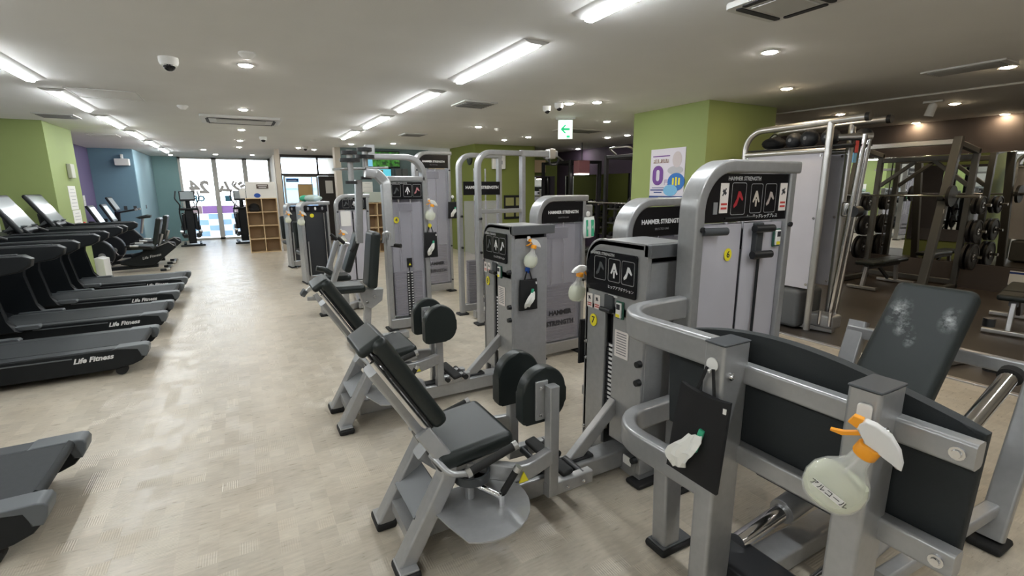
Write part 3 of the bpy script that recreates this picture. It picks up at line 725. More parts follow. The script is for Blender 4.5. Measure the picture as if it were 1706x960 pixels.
    g = G(W); g.tube([(.90, 1.68, .31), (.955, 1.66, .41)], .016); obj('grip', g, RUBBER, lv)
    g = G(W); g.tube([(.955, 1.66, .41), (.967, 1.655, .432)], .018); obj('grip_ring', g, ALU, lv)
    g = G(W); g.lathe([(.001, .028), (.085, .028), (.09, .02), (.09, 0), (.001, 0)], T3(1.02, yc, .15)); obj('pulley_cover', g, STEEL, T)
    # leg levers with knee pads
    for s in (-1, 1):
        y = yc + s * spread
        g = G(W); g.bar(fillet([(.86, yc + s * .14, .36), (1.02, yc + s * min(.26, spread + .08), .35), (1.22, y, .36)], .12, 5), .045, .085, c=.01); obj('leg_lever', g, STEEL, T)
        if s == -1:
            g = G(W); g.prism([(.985, .325), (1.035, .325), (1.01, .375)], 'y', yc - min(.26, spread + .08) - .0285, yc - min(.26, spread + .08) - .022); obj('warning_triangle', g, YEL, T)
        g = G(W); g.bar([(1.22, y, .17), (1.22, y, .72)], .055, .055, up=(0, 1, 0), c=.008); up_ = obj('pad_upright', g, STEEL, T)
        inner = -s if num == '7' else s
        yp = y + inner * .075
        g = G(W); rr = rrect(1.08, 1.33, .52, .80, (.02, .09, .125, .125), 8)
        g.prism(rr, 'y', yp - .035, yp + .035, bev=.02, seg=3); pd = obj('knee_pad', g, VINYL, T)
        g = G(W); g.box((1.18, y + inner * .034, .64), (.07, .012, .20), b=.003); obj('pad_bracket', g, STEEL, pd)
        for zz in (.57, .71): bolt(pd, W @ Vector((1.17, y - inner * .0 + inner * .026, zz)), (0, -inner, 0), .007)
        # foot pedal on its arm
        g = G(W); g.bar([(1.19, y, .17), (1.47, y + s * -.01, .165)], .05, .07, c=.008); obj('pedal_arm', g, STEEL, T)
        for q in (1.30, 1.40): bolt(T, W @ Vector((q, y - .027, .17)), (0, -1, 0), .006)
        q = yc + s * .12 if num == '7' else yc + s * .20
        g = G(W); g.box((1.33, (y + q) / 2 + -s * .06, .215), (.07, .19, .03), RY(-12), b=.012); pe = obj('pedal', g, RUBBER, T)
        for rx, rr_ in ((1.42, .022), (1.27, .018)):
            g = G(W); g.cyl((rx, y, .18), (rx, y - s * .17, .18), rr_); obj('pedal_roller', g, PLASTIC, pe)
    return T
hip_machine('hip_abduction_machine', 'hip abduction machine with low tower tagged seven and wide-set knee pads', (1.78, 2.035, 0), '7', .20)
hip_machine('hip_adduction_machine', 'hip adduction machine with low tower tagged eight and closed knee pads', (1.79, 3.48, 0), '8', .06)
# ---------------------------------------------------------------- seated leg press (tagged six)
O = Vector((1.9, 1.1, 0)); W = T3(-O.x, -O.y, 0)
T = thing('leg_press', 'seated leg press tagged six with big black foot plate and reclined back pad', 'gym machine', O)
def lp_plate(T, M, out, hb, top, xi0, xi1):
    cx = (xi0 + xi1) / 2 + .02; z = (hb + top) / 2 - .005
    pics = [(cx - .10, z + .0, .115, .165), (cx + .045, z, .10, .155), (cx + .165, z, .10, .155)]
    pl = placard(T, M, out, .03, pics, ('HAMMER STRENGTH', .028, cx - .06, top - .026), ('シーテッドレッグプレス', .024, cx + .11, hb + .022),
                 pic_mats=[mat('red_figure', (.35, .02, .03), .5), mat('ivory_figure', (.5, .45, .38), .5), mat('grey_figure', (.42, .36, .33), .5)])
    for x in (cx - .215, cx + .275): sticker(T, M, x, z + .005, .017, .062, .15)
    g = G(M); g.box((cx - .275, .016, z - .045), (.03, .003, .06)); obj('rating_label', g, TXTG, pl)
shroud_tower(T, T3(2.345 - O.x, 1.63 - O.y, 0), .82, 1.785, d_=.115, r=.22, header=.245, plate=lp_plate, tw=.065, opaque=True, num=('6', -.13, 1.30))
M = T3(2.345 - O.x, 1.63 - O.y, 0)
g = G(M); g.box((.10, .02, 1.36), (.06, .04, .20), b=.008); sb = obj('selector_bracket', g, PLASTIC_G, T)
for z in (1.43, 1.29):
    g = G(M); g.cyl((.03, -.01, z), (.16, -.03, z), .021); obj('selector_pin', g, PLASTIC, sb)
g = G(M); g.cyl((.115, .01, .2), (.115, .01, 1.3), .008); obj('cable', g, PLASTIC, T)
timer(T, M, .27, 1.37, .022)
g = G(M); g.cyl((-.36, -.0, 1.43), (-.22, -.03, 1.43), .020); obj('latch_handle', g, PLASTIC_G, T)
g = G(M); g.bar([(-.18, .028, 1.49), (.06, .028, 1.49)], .03, .014); obj('hinge_strip', g, PLASTIC, T)
# two bent side rails from the tower to the plate posts
for z in (1.045, .50):
    g = G(W); g.bar(fillet([(2.0, 1.69, z), (1.48, 1.67, z), (1.50, 1.10, z)], .20, 10), .07, .115, c=.016); rl = obj('side_rail', g, STEEL, T)
    bolt(rl, W @ Vector((1.96, 1.655, z + .03)), (0, -1, 0), .008)
# plate posts with black caps
for y, x in ((1.085, 1.50), (.615, 1.52)):
    g = G(W); g.bar([(x, y, .0), (x, y, 1.098)], .145, .088, up=(0, 1, 0), c=.014); po = obj('plate_post', g, STEEL, T)
    g = G(W); g.box((x, y, 1.102), (.145, .088, .008), b=.004); obj('post_cap', g, PLASTIC_G, po)
    bolt(po, W @ Vector((x - .03, y - .044, .985)), (0, -1, 0), .010)
# cross tubes
for z in (.975, .655):
    g = G(W); g.bar([(1.575, 1.10, z), (1.575, .395, z)], .055, .075, c=.012); cr = obj('cross_tube', g, STEEL, T)
    for y in (.43,): bolt(cr, W @ Vector((1.547, y, z)), (-1, 0, 0), .012)
# front leg with foot
g = G(W); g.bar([(1.575, 1.375, .03), (1.555, 1.375, .50)], .10, .085, up=(0, 1, 0), c=.014); lg = obj('front_leg', g, STEEL, T)
g = G(W); g.box((1.60, 1.375, .018), (.20, .12, .036), b=.014); obj('rubber_foot', g, RUBBER, lg)
g = G(W); g.box((1.60, 1.375, .039), (.18, .10, .008), b=.003); obj('foot_plate', g, STEEL_D, lg)
# foot plate: arched slab
g = G(W); n = 18; ys = [1.47 - (1.47 - .40) * i / n for i in range(n + 1)]
top = [(y, 1.02 + .095 * math.sin(PI * min(1, max(0, (1.47 - y) / 1.07)) ** .9)) for y in ys]
out = top + [(.41, .60), (1.44, .60)]
g.prism(out, 'x', 1.615, 1.66, bev=.012); obj('foot_plate', g, mat('plate_grip', (.018, .022, .024), .7, bump=.5, bscale=500), T)
# seat carriage, rails and pads
CHALK = None
def chalk_vinyl():
    mt = mat('chalked_vinyl', (.022, .027, .027), .5, spec=.3, bump=.10, bscale=500); n, l = nodes_of(mt); b = n['Principled BSDF']
    tc = n.new('ShaderNodeTexCoord'); no = n.new('ShaderNodeTexNoise'); no.inputs['Scale'].default_value = 13; no.inputs['Detail'].default_value = 7; no.inputs['Roughness'].default_value = .7
    l.new(tc.outputs['Object'], no.inputs['Vector'])
    fac = None
    for (cx, cy, cz, rx, ry, rz) in CH:
        mp = n.new('ShaderNodeMapping'); mp.vector_type = 'POINT'; mp.inputs['Location'].default_value = (-cx / rx, -cy / ry, -cz / rz); mp.inputs['Scale'].default_value = (1 / rx, 1 / ry, 1 / rz)
        l.new(tc.outputs['Object'], mp.inputs[0]); gr = n.new('ShaderNodeTexGradient'); gr.gradient_type = 'SPHERICAL'; l.new(mp.outputs[0], gr.inputs[0])
        if fac is None: fac = gr.outputs['Fac']
        else:
            ad = n.new('ShaderNodeMath'); ad.operation = 'MAXIMUM'; l.new(fac, ad.inputs[0]); l.new(gr.outputs['Fac'], ad.inputs[1]); fac = ad.outputs[0]
    r = n.new('ShaderNodeMapRange'); r.inputs[1].default_value = .46; r.inputs[2].default_value = .72; l.new(no.outputs['Fac'], r.inputs[0])
    mu = n.new('ShaderNodeMath'); mu.operation = 'MULTIPLY'; l.new(r.outputs[0], mu.inputs[0]); l.new(fac, mu.inputs[1])
    m2 = n.new('ShaderNodeMath'); m2.operation = 'MULTIPLY'; m2.inputs[1].default_value = 1.5; m2.use_clamp = True; l.new(mu.outputs[0], m2.inputs[0])
    mx = n.new('ShaderNodeMix'); mx.data_type = 'RGBA'; mx.inputs['A'].default_value = (.022, .027, .027, 1); mx.inputs['B'].default_value = (.36, .37, .37, 1)
    l.new(m2.outputs[0], mx.inputs['Factor']); l.new(mx.outputs['Result'], b.inputs['Base Color']); return mt
pt, pb = Vector((3.10, 1.045, 1.13)), Vector((2.62, 1.065, .50)); dv = (pt - pb).normalized(); ang = math.degrees(math.atan2(dv.x, dv.z))
L = (pt - pb).length
loc = (pt + pb) / 2 - O
q1 = pb + dv * (L * .80) + Vector((-.05, .10, 0)) - O; q2 = pb + dv * (L * .70) + Vector((-.05, .05, 0)) - O; q3 = pb + dv * (L * .80) + Vector((-.05, -.11, 0)) - O; q4 = pb + dv * (L * .62) + Vector((-.05, .0, 0)) - O
CH = [(*q1, .10, .06, .10), (*q2, .08, .05, .06), (*q3, .09, .05, .08), (*q4, .06, .03, .05)]
g = G(); g.box(loc, (.10, .345, L), RY(ang), b=.038, seg=4); obj('back_pad', g, chalk_vinyl(), T)
nv = Vector((dv.z, 0, -dv.x))
g = G(); g.box(loc + nv * .065, (.02, .28, L * .8), RY(ang), b=.004); obj('back_plate', g, STEEL_D, T)
g = G(W); g.box((2.37, 1.05, .43), (.42, .40, .10), RY(8), b=.035, seg=3); obj('seat', g, VINYL, T)
g = G(W); g.box((2.05, 1.02, .50), (.10, .62, .07), RY(0), b=.03, seg=3); obj('front_cushion', g, VINYL, T)
for y in (.80, 1.10):
    g = G(W); g.cyl((1.70, y, .17), (3.05, y, .33), .036, n=18); obj('slide_rod', g, CHROME, T)
g = G(W); g.box((2.2, 1.05, .34), (.3, .46, .10), RY(-6), b=.012); obj('carriage', g, PLASTIC_G, T)
for y in (.80, 1.10):
    g = G(W); g.cyl((2.0, y, .206), (2.20, y, .229), .055, n=20); obj('linear_bearing', g, STEEL, T)
g = G(W); g.box((1.66, 1.0, .10), (.20, .34, .12), b=.02); obj('front_cover', g, PLASTIC, T)
# side handle bars beside the seat, the near one chrome
for y in (.70,):
    a, b = Vector((2.56, y, .65)), Vector((2.95, y, .80))
    g = G(W); g.cyl(a, b, .034, n=18); hb = obj('handle', g, CHROME, T)
    d_ = (b - a).normalized(); g = G(W); g.cyl(b, b + d_ * .035, .045, n=18); obj('handle_cap', g, RUBBER, hb)
# rear frame
g = G(W)
g.bar([(2.90, .64, .04), (3.16, .64, .86)], .055, .10, up=(0, 1, 0), c=.012); lg = obj('rear_leg', g, STEEL, T)
g = G(W); g.box((2.90, .64, .018), (.16, .13, .036), b=.014); obj('rubber_foot', g, RUBBER, lg)
g = G(W); g.bar([(2.93, .66, .17), (2.05, .72, .13)], .06, .06, c=.012); obj('lower_brace', g, STEEL, T)
g = G(W); g.bar([(2.90, 1.42, .04), (3.16, 1.42, .86)], .055, .10, up=(0, 1, 0), c=.012); obj('rear_leg', g, STEEL, T)
g = G(W); g.bar([(3.14, .6, .80), (3.14, 1.46, .80)], .05, .07, c=.01); obj('rear_cross_tube', g, STEEL, T)
g = G(W); g.bar([(1.55, 1.05, .06), (3.1, 1.05, .06)], .12, .09, c=.012); obj('spine_rail', g, STEEL, T)
g = G(W); g.bar([(2.80, .97, .45), (3.20, .97, .98)], .09, .02, up=(0, 1, 0), c=.006); br = obj('back_bracket', g, STEEL, T)
g = G(W); g.cyl((3.16, .86, .97), (3.16, .86, 1.01), .024); obj('adjust_knob', g, PLASTIC, br)

# ---------------------------------------------------------------- hanging things: bags with tissues, spray bottles
def tissue_bag(loc, rotz, label, w_=.17, h_=.25, hook=True, hook_mat=WHITE, lean=0.0, packet=True, top=-.075, ts=1.0):
    """faces local -y; loc = hook centre"""
    T = thing('tissue_bag', label, 'bag', loc, rotz, 'black cloth bags with tissues')
    g = G(); n, k = 8, 10; rings = []
    R = RY(lean)
    def P(u, v, sgn):
        x = (u - .5) * w_ * (1.0 + .10 * v); z = top - h_ * v - .012 * math.sin(PI * u) * (1 - v)
        d_ = .020 * math.sin(PI * u) ** .6 * (math.sin(PI * min(1, v * .9 + .08))) + .002
        y = -.018 - d_ * (.6 + sgn * .4) - .006 * math.sin(7 * u + 3 * v) * (sgn > 0) * math.sin(PI * v)
        return R @ Vector((x, y if sgn > 0 else -.006, z))
    for v in range(k + 1):
        fr_ = [P(u / n, v / k, 1) for u in range(n + 1)]; bk_ = [P(u / n, v / k, -1) for u in range(n, -1, -1)]
        rings.append(fr_ + bk_)
    g.loft(rings); bag = obj('pouch', g, CLOTH, T)
    for s in (-1, 1):
        g = G(); g.bar([R @ Vector((s * .035, -.012, top - .01)), R @ Vector((s * .012, -.010, -.012))], .012, .004, up=(0, 1, 0), c=.001); obj('strap', g, CLOTH, T)
    if hook:
        g = G(); g.lathe([(.001, .006), (.020, .006), (.024, .003), (.024, 0), (.001, 0)], RX(90) , sx=.95, sy=1.1); hk = obj('magnet_hook', g, hook_mat, T)
        g = G(); g.tube([(0, -.006, -.018), (0, -.016, -.026), (0, -.022, -.016)], .004); obj('hook', g, hook_mat, hk)
    # tissue out of the slot
    g = G(); rng = random.Random(len(label)); rings = []
    for i in range(7):
        v = i / 6; wv = (.020 + .028 * math.sin(PI * v * .9 + .2)) * ts
        cx, cz = -.2 * w_ + .03 * ts * v - .012 * math.sin(5 * v), top - h_ * (.88 - .45 * v)
        row = []
        for j in range(6):
            u = j / 5 - .5; row.append(R @ Vector((cx + u * 2 * wv * .8 + rng.uniform(-.004, .004), -.046 - .016 * abs(math.sin(6 * u + 4 * v)) - .02 * math.sin(PI * v), cz + .018 * u + rng.uniform(-.005, .005))))
        rings.append(row + [p + Vector((0, .004, 0)) for p in reversed(row)])
    g.loft(rings); obj('tissue', g, TISSUE, T, smooth=25)
    if packet:
        g = G(); g.box(R @ Vector((.018, -.040, top - h_ * .50)), (.022, .014, .10), RY(10 + lean), b=.004); obj('tissue_packet', g, GREEN_T, T)
        g = G(); g.box(R @ Vector((w_ * .44, -.024, top - .035)), (.012, .004, .02)); obj('care_tag', g, PAPER, T)
    return T
def spray_bottle(loc, rotz, label, s=1.0, tilt=24, text_on=False, hook_mat=WHITE, body=None):
    """faces local -y; loc = hook centre; hangs by its trigger, tilted"""
    T = thing('spray_bottle', label, 'spray bottle', loc, rotz, 'spray bottles hung on the machines')
    g = G(); g.prism(rrect(-.014 * s, .014 * s, -.02 * s, .02 * s, .006 * s), 'y', -.008, 0, bev=.002); obj('magnet_hook', g, hook_mat, T)
    S = T3(.0, -.044 * s, -.03 * s) @ RY(tilt) @ Matrix.Scale(s, 4)
    # flask: flattened round body, z down from the collar
    prof = [(.004, -.196), (.030, -.195), (.045, -.187), (.058, -.168), (.064, -.140), (.061, -.112), (.048, -.088), (.031, -.070), (.022, -.056), (.019, -.028)]
    c0 = (.032, 0, -.008)
    B = S @ T3(*c0)
    g = G(); g.lathe(prof, B, 28, 1, .62); bt = obj('flask', g, CLEAR, T)
    pl = [(.004, -.192), (.029, -.191), (.043, -.183), (.0555, -.166), (.0615, -.140), (.0585, -.114), (.050, -.097), (.003, -.096)]
    g = G(); g.lathe(pl, B, 28, 1, .60); obj('liquid', g, LIQUID, bt)
    g = G(); g.cyl(B @ Vector((0, 0, -.03)), B @ Vector((-.006, 0, -.165)), .003 * s, n=8); obj('dip_tube', g, FROST, bt)
    g = G(); g.lathe([(.021, -.034), (.0235, -.03), (.0235, -.008), (.019, -.004)], B, 20); obj('collar', g, ORANGE, T)
    # head: long tail to the right, nozzle left
    side = [(-.042, .028), (-.036, .040), (-.018, .044), (.014, .040), (.042, .022), (.060, .0), (.064, -.012), (.054, -.014), (.030, -.004), (.016, -.006), (-.014, -.006), (-.022, .010), (-.040, .014)]
    g = G(B); g.prism(side, 'y', -.013, .013, bev=.005); obj('spray_head', g, FROST, T)
    g = G(B); g.prism([(-.060, .016), (-.058, .036), (-.040, .040), (-.036, .014)], 'y', -.010, .010, bev=.003); obj('nozzle', g, ORANGE, T)
    g = G(B); g.prism([(-.030, .014), (-.022, .008), (-.052, -.020), (-.074, -.026), (-.076, -.021), (-.054, -.012)], 'y', -.006, .006, bev=.002); obj('trigger', g, ORANGE, T)
    if text_on:
        g = G(); g.box(B @ Vector((-.004, -.0395, -.139)), (.066 * s, .002, .017 * s), RY(tilt + 4), b=.0008); lb = obj('name_label', g, PAPER, bt)
        text('lettering', 'アルコール', .0135 * s, INK, lb, B @ T3(-.004, -.0412, -.139) @ RY(4) @ FACE_Y)
    return T
tissue_bag((1.424, 1.085, 1.025), -84, 'black cloth tissue bag on the leg press post, tissue pulled out', .20, .37, lean=5, top=-.105, ts=1.35)
spray_bottle((1.444, .605, 1.04), -72, 'round clear spray bottle with orange trigger and katakana label on leg press post', 1.24, 24, True)
# bag and bottle on the tagged-eight tower (side faces -y)
tissue_bag((1.93, 3.225, 1.02), 0, 'black cloth tissue bag under blue hook on the tower tagged eight', .15, .25, hook_mat=BLUE)
spray_bottle((1.94, 3.228, 1.262), 0, 'round clear spray bottle with orange trigger on the tower tagged eight', .95, 14)
# on the far edge of the tagged-seven tower
spray_bottle((1.80, 2.286, 1.18), 180, 'spray bottle half hidden on the aisle edge of the tower tagged seven', .95, -10)
tissue_bag((1.83, 2.286, .93), 180, 'black cloth bag hanging half hidden behind the tower tagged seven', .15, .28)
# tissue packets hung from the smoked-shroud tower
T = thing('tissue_packet', 'white and green tissue packet hung from a round hook beside the brand header', 'tissue packet', (2.945, 3.775, 1.40))
g = G(); g.lathe([(.001, .006), (.022, .006), (.026, 0), (.001, 0)], RX(90)); obj('magnet_hook', g, WHITE, T)
g = G(); rings = []
for i in range(9):
    v = i / 8; ww = .058 + .010 * math.sin(PI * v); d_ = .004 + .020 * math.sin(PI * v) ** .7
    rings.append([Vector((x * ww, -.018 + y * d_, -.03 - .20 * v + .006 * (x > 0))) for x, y in ((-1, -.2), (-.5, -1), (.0, -.8), (.5, -1), (1, -.2), (1, .3), (0, .5), (-1, .3))])
g.loft(rings); obj('wrapper', g, mat('white_film_wrap', (.74, .78, .76), .35), T)
for x, w2 in ((-.035, .022), (.030, .034)):
    g = G(); g.box((x, -.038, -.135), (w2, .006, .16), RY(-3), b=.003); obj('print', g, GREEN_T, T)
# ---------------------------------------------------------------- treadmills (rear end points to the aisle, +x)
SCREEN = mat('screen_glass', (.30, .335, .35), .12, coat=.5)  # pale base colour stands in for the ceiling reflected in the screens
SCREEN_W = mat('white_panel_glass', (.60, .63, .64), .15)
GREYCAP = mat('grey_end_cap', (.10, .11, .118), .45)
BELT = mat('running_belt', (.026, .030, .033), .7, var=.08, vscale=40, bump=.25, bscale=900)
TBLK = mat('treadmill_black', (.007, .009, .011), .45, spec=.35)
def make_treadmill(label, loc):
    T = thing('treadmill', label, 'treadmill', loc, 0, 'treadmills beside the aisle')
    # origin: floor, middle of the machine; rear end at x=+1.06
    side = [(-1.0, .05), (.80, .06), (.93, .085), (1.0, .115), (1.045, .165), (1.06, .22), (1.05, .25), (-1.0, .25)]
    for s in (-1, 1):
        y0, y1 = s * .265, s * .385
        g = G(); g.prism(side, 'y', min(y0, y1), max(y0, y1), bev=.012); sr = obj('side_rail', g, TBLK, T)
        g = G(); g.box((0 - .1, s * .325, .252), (1.85, .105, .012), b=.005); obj('foot_strip', g, PLASTIC_G, sr)
        g = G(); out = [(.80, .248), (.84, .264), (1.03, .266), (1.058, .258), (1.070, .235), (1.062, .19), (1.04, .15), (1.0, .155), (.99, .235)]
        g.prism(out, 'y', s * .325 - .064, s * .325 + .064, bev=.008); obj('end_cap', g, GREYCAP, sr)
        g = G(); g.cyl((.84, s * .31, .045), (.84, s * .37, .045), .045); obj('roller_foot', g, RUBBER, T)
        # upright with its foot flare
        g = G(); g.prism([(-.98, .22), (-.16, .22), (-.28, .34), (-.34, .70), (-.30, .96), (-.14, 1.03), (-.84, 1.05), (-.92, .60)], 'y', s * .43 - .045, s * .43 + .045, bev=.02); obj('upright', g, TBLK, T)
        g = G(); g.prism(rrect(-.42, -.02, .235, .275, .018), 'y', s * .395 - .045, s * .395 + .045, bev=.01); obj('upright_shoe', g, GREYCAP, T)
        # long side handrail
        g = G(); g.prism([(-.98, .96), (.12, .97), (.33, 1.005), (.405, 1.05), (.42, 1.11), (.37, 1.145), (-.5, 1.13), (-.98, 1.10)], 'y', s * .43 - .05, s * .43 + .05, bev=.018); hr = obj('handrail', g, TBLK, T)
        g = G(); g.bar([(-.5, s * .43, 1.136), (.33, s * .43, 1.148)], .035, .008, c=.003); obj('rail_grip', g, PLASTIC_G, hr)
    g = G(); n = 8; pr = [(-.55, .205), (.98, .205)] + [(.985 + .035 * math.sin(a), .222 - .035 * math.cos(a) + .018) for a in [PI * i / n for i in range(1, n)]] + [(.98, .258), (-.55, .258)]
    g.prism(pr, 'y', -.263, .263); obj('belt', g, BELT, T)
    g = G(); g.prism([(-1.02, .06), (-.50, .06), (-.46, .265), (-.60, .34), (-.95, .42), (-1.03, .36)], 'y', -.40, .40, bev=.03, seg=3); obj('motor_hood', g, TBLK, T)
    g = G(); g.bar([(-.10, -.391, .215), (.52, -.391, .212)], .004, .012); obj('trim_line', g, GREYCAP, T)
    text('logo', 'Life Fitness', .062, TXTW, T, T3(.66, -.3875, .185) @ RX(90) @ RZ(1.5), bold=.0022, shear=.35, ext=.001)
    # dashboard with cup holders, front grips, tilted console
    g = G(); g.prism([(-.98, 1.0), (-.42, 1.02), (-.40, 1.06), (-.62, 1.12), (-.98, 1.12)], 'y', -.40, .40, bev=.02); db = obj('dashboard', g, TBLK, T)
    for s in (-1, 1):
        g = G(); g.lathe([(.055, 0), (.06, .02), (.05, .02), (.045, .002)], T3(-.72, s * .26, 1.115)); obj('cup_holder', g, PLASTIC_G, db)
        g = G(); g.tube(fillet([(-.60, s * .16, 1.10), (-.52, s * .16, 1.22), (-.36, s * .30, 1.12)], .04), .019); gp = obj('front_grip', g, PLASTIC, db)
        g = G(); g.prism([(-.64, 1.15), (-.44, 1.205), (-.42, 1.225), (-.56, 1.235)], 'y', s * .18 - .05, s * .18 + .05, bev=.008); obj('grip_shield', g, GREYCAP, db)
    g = G(); g.tube([(-.62, 0, 1.08), (-.64, 0, 1.32)], .05); obj('console_neck', g, TBLK, T)
    R = T3(-.58, 0, 1.36) @ RY(-30)
    g = G(R); g.box((0, 0, 0), (.055, .66, .54), b=.022); cs = obj('console', g, TBLK, T)
    g = G(R); g.box((.029, 0, .02), (.004, .58, .42), b=.002); obj('screen', g, SCREEN, cs)
    g = G(R); g.box((.03, 0, -.235), (.02, .40, .04), b=.008); obj('key_strip', g, PLASTIC_G, cs)
    return T
tm = make_treadmill('black treadmill standing apart from the row, its tail across the bare floor', (-1.98, 3.13, 0))
TL = {5.74: 'black treadmill first in the close row after the floor gap', 7.09: 'black treadmill second in the close row after the floor gap',
      8.44: 'black treadmill second from the green column in the close row', 9.67: 'black treadmill next to the green column and the white purifier'}
for y, lb in TL.items(): dup(tm, (-1.94, y, 0), 0, lb)

# ---------------------------------------------------------------- recumbent bikes
def make_recumbent(label, loc):
    T = thing('recumbent_bike', label, 'exercise bike', loc, 0, 'recumbent bikes')
    g = G(); g.bar([(-.70, 0, .07), (.36, 0, .10)], .10, .07, c=.012); obj('base_beam', g, TBLK, T)
    for x, w_ in ((-.68, .52), (.48, .56)):
        g = G(); g.tube(fillet([(x - .06, -w_ / 2, .03), (x + .05, -w_ / 2, .03), (x + .07, 0, .05), (x + .05, w_ / 2, .03), (x - .06, w_ / 2, .03)], .04), .026); obj('stabiliser', g, TBLK, T)
        for s in (-1, 1):
            g = G(); g.tube([(x + .03, s * w_ / 2, .03), (x + .085, s * w_ / 2 * .8, .036)], .028); obj('end_trim', g, ALU, T)
    g = G(); g.prism([(.0, .10), (.30, .10), (.72, .46), (.70, .56), (.58, .60), (.30, .46), (.05, .30), (-.25, .24), (-.25, .16)], 'y', -.10, .10, bev=.03, seg=3); bd = obj('rear_shell', g, TBLK, T)
    g = G(); g.bar([(.40, -.101, .50), (.60, -.101, .585)], .006, .016); g.bar([(.60, -.101, .585), (.70, -.101, .50)], .006, .016); obj('trim_line', g, ALU, bd)
    text('logo', 'Life Fitness', .075, TXTW, bd, T3(.28, -.104, .30) @ RX(90) @ RZ(12), shear=.35, ext=.001)
    out = [(-.62 + .30 * math.cos(math.radians(a)), .40 + .30 * math.sin(math.radians(a))) for a in range(0, 360, 18)]
    g = G(); g.prism(out, 'y', -.09, .09, bev=.03, seg=3); dr = obj('drive_shell', g, TBLK, T)
    g = G(); g.lathe([(.001, .03), (.05, .03), (.06, 0), (.001, 0)], T3(-.52, -.09, .36) @ RX(90)); cr = obj('crank_hub', g, ALU, dr)
    g = G(); g.bar([(-.52, -.12, .36), (-.44, -.12, .24)], .02, .03, up=(0, 1, 0)); obj('crank', g, ALU, dr)
    for s in (-1, 1):
        g = G(); g.box((-.42 if s < 0 else -.62, s * .17, .24 if s < 0 else .48), (.12, .09, .03), b=.01); obj('pedal', g, PLASTIC, dr)
    g = G(); g.bar([(-.62, 0, .6), (-.60, 0, 1.05)], .09, .10, up=(0, 1, 0), c=.02); obj('console_mast', g, TBLK, T)
    R = T3(-.52, 0, 1.17) @ RY(-24)
    g = G(R); g.box((0, 0, 0), (.05, .46, .42), b=.02); cs = obj('console', g, TBLK, T)
    g = G(R); g.box((.027, 0, .0), (.004, .38, .32), b=.002); obj('screen', g, SCREEN_W, cs)
    g = G(); g.tube(fillet([(-.60, -.22, .80), (-.44, -.24, .86), (-.38, 0, .84), (-.44, .24, .86), (-.60, .22, .80)], .06), .018); obj('front_handlebar', g, PLASTIC, T)
    g = G(); g.box((.18, 0, .50), (.42, .44, .08), RY(4), b=.035, seg=3); obj('seat', g, VINYL, T)
    g = G(); g.box((.44, 0, .82), (.09, .42, .56), RY(13), b=.035, seg=3); obj('backrest', g, VINYL, T)
    g = G(); g.tube([(.42, 0, .5), (.50, 0, .75)], .03); obj('back_post', g, ALU, T)
    g = G(); g.bar([(.2, 0, .30), (.2, 0, .48)], .12, .12); obj('seat_post', g, TBLK, T)
    for s in (-1, 1):
        g = G(); g.tube(fillet([(.34, s * .26, .46), (.30, s * .29, .52), (-.02, s * .29, .55), (-.10, s * .26, .54)], .04), .02); ar = obj('side_handle', g, PLASTIC, T)
        g = G(); g.tube([(.12, s * .29, .541), (-.02, s * .29, .552)], .023); obj('pulse_grip', g, ALU, ar)
    return T
rb = make_recumbent('black recumbent bike parked beside the treadmills, nearer the white purifier', (-2.0, 12.45, 0))
dup(rb, (-2.0, 13.55, 0), 0, 'black recumbent bike parked on the purple wall side, nearer the upright bike')

# upright bike beyond
T = thing('upright_bike', 'black upright exercise bike with forward handlebars in front of the blue wall', 'exercise bike', (-2.5, 15.0, 0))
g = G(); g.prism([(-.35, .2), (.25, .2), (.30, .5), (.12, .75), (-.25, .8), (-.4, .5)], 'y', -.1, .1, bev=.04, seg=3); obj('drive_shell', g, TBLK, T)
g = G(); g.bar([(-.45, 0, .06), (.5, 0, .06)], .1, .08); obj('base_beam', g, TBLK, T)
for x in (-.42, .46):
    g = G(); g.tube([(x, -.27, .035), (x, .27, .035)], .035); obj('stabiliser', g, TBLK, T)
g = G(); g.bar([(-.15, 0, .7), (-.12, 0, 1.15)], .11, .11, up=(0, 1, 0), c=.03); obj('mast', g, TBLK, T)
g = G(); g.tube([(.28, 0, .6), (.36, 0, .98)], .03); obj('seat_post', g, ALU, T)
g = G(); g.prism([(.22, 1.0), (.30, .96), (.52, .98), (.54, 1.04), (.44, 1.06)], 'y', -.12, .12, bev=.03, seg=3); obj('saddle', g, VINYL, T)
R = T3(-.18, 0, 1.33) @ RY(-25)
g = G(R); g.box((0, 0, 0), (.05, .5, .36), b=.02); cs = obj('console', g, TBLK, T)
g = G(R); g.box((.027, 0, 0), (.004, .42, .28)); obj('screen', g, SCREEN_W, cs)
for s in (-1, 1):
    g = G(); g.tube(fillet([(-.12, s * .08, 1.12), (-.02, s * .24, 1.14), (.26, s * .24, 1.19)], .06), .02); hb = obj('handlebar', g, PLASTIC, T)
    g = G(); g.tube([(.26, s * .24, 1.19), (.31, s * .24, 1.20)], .024); obj('bar_end', g, ALU, hb)

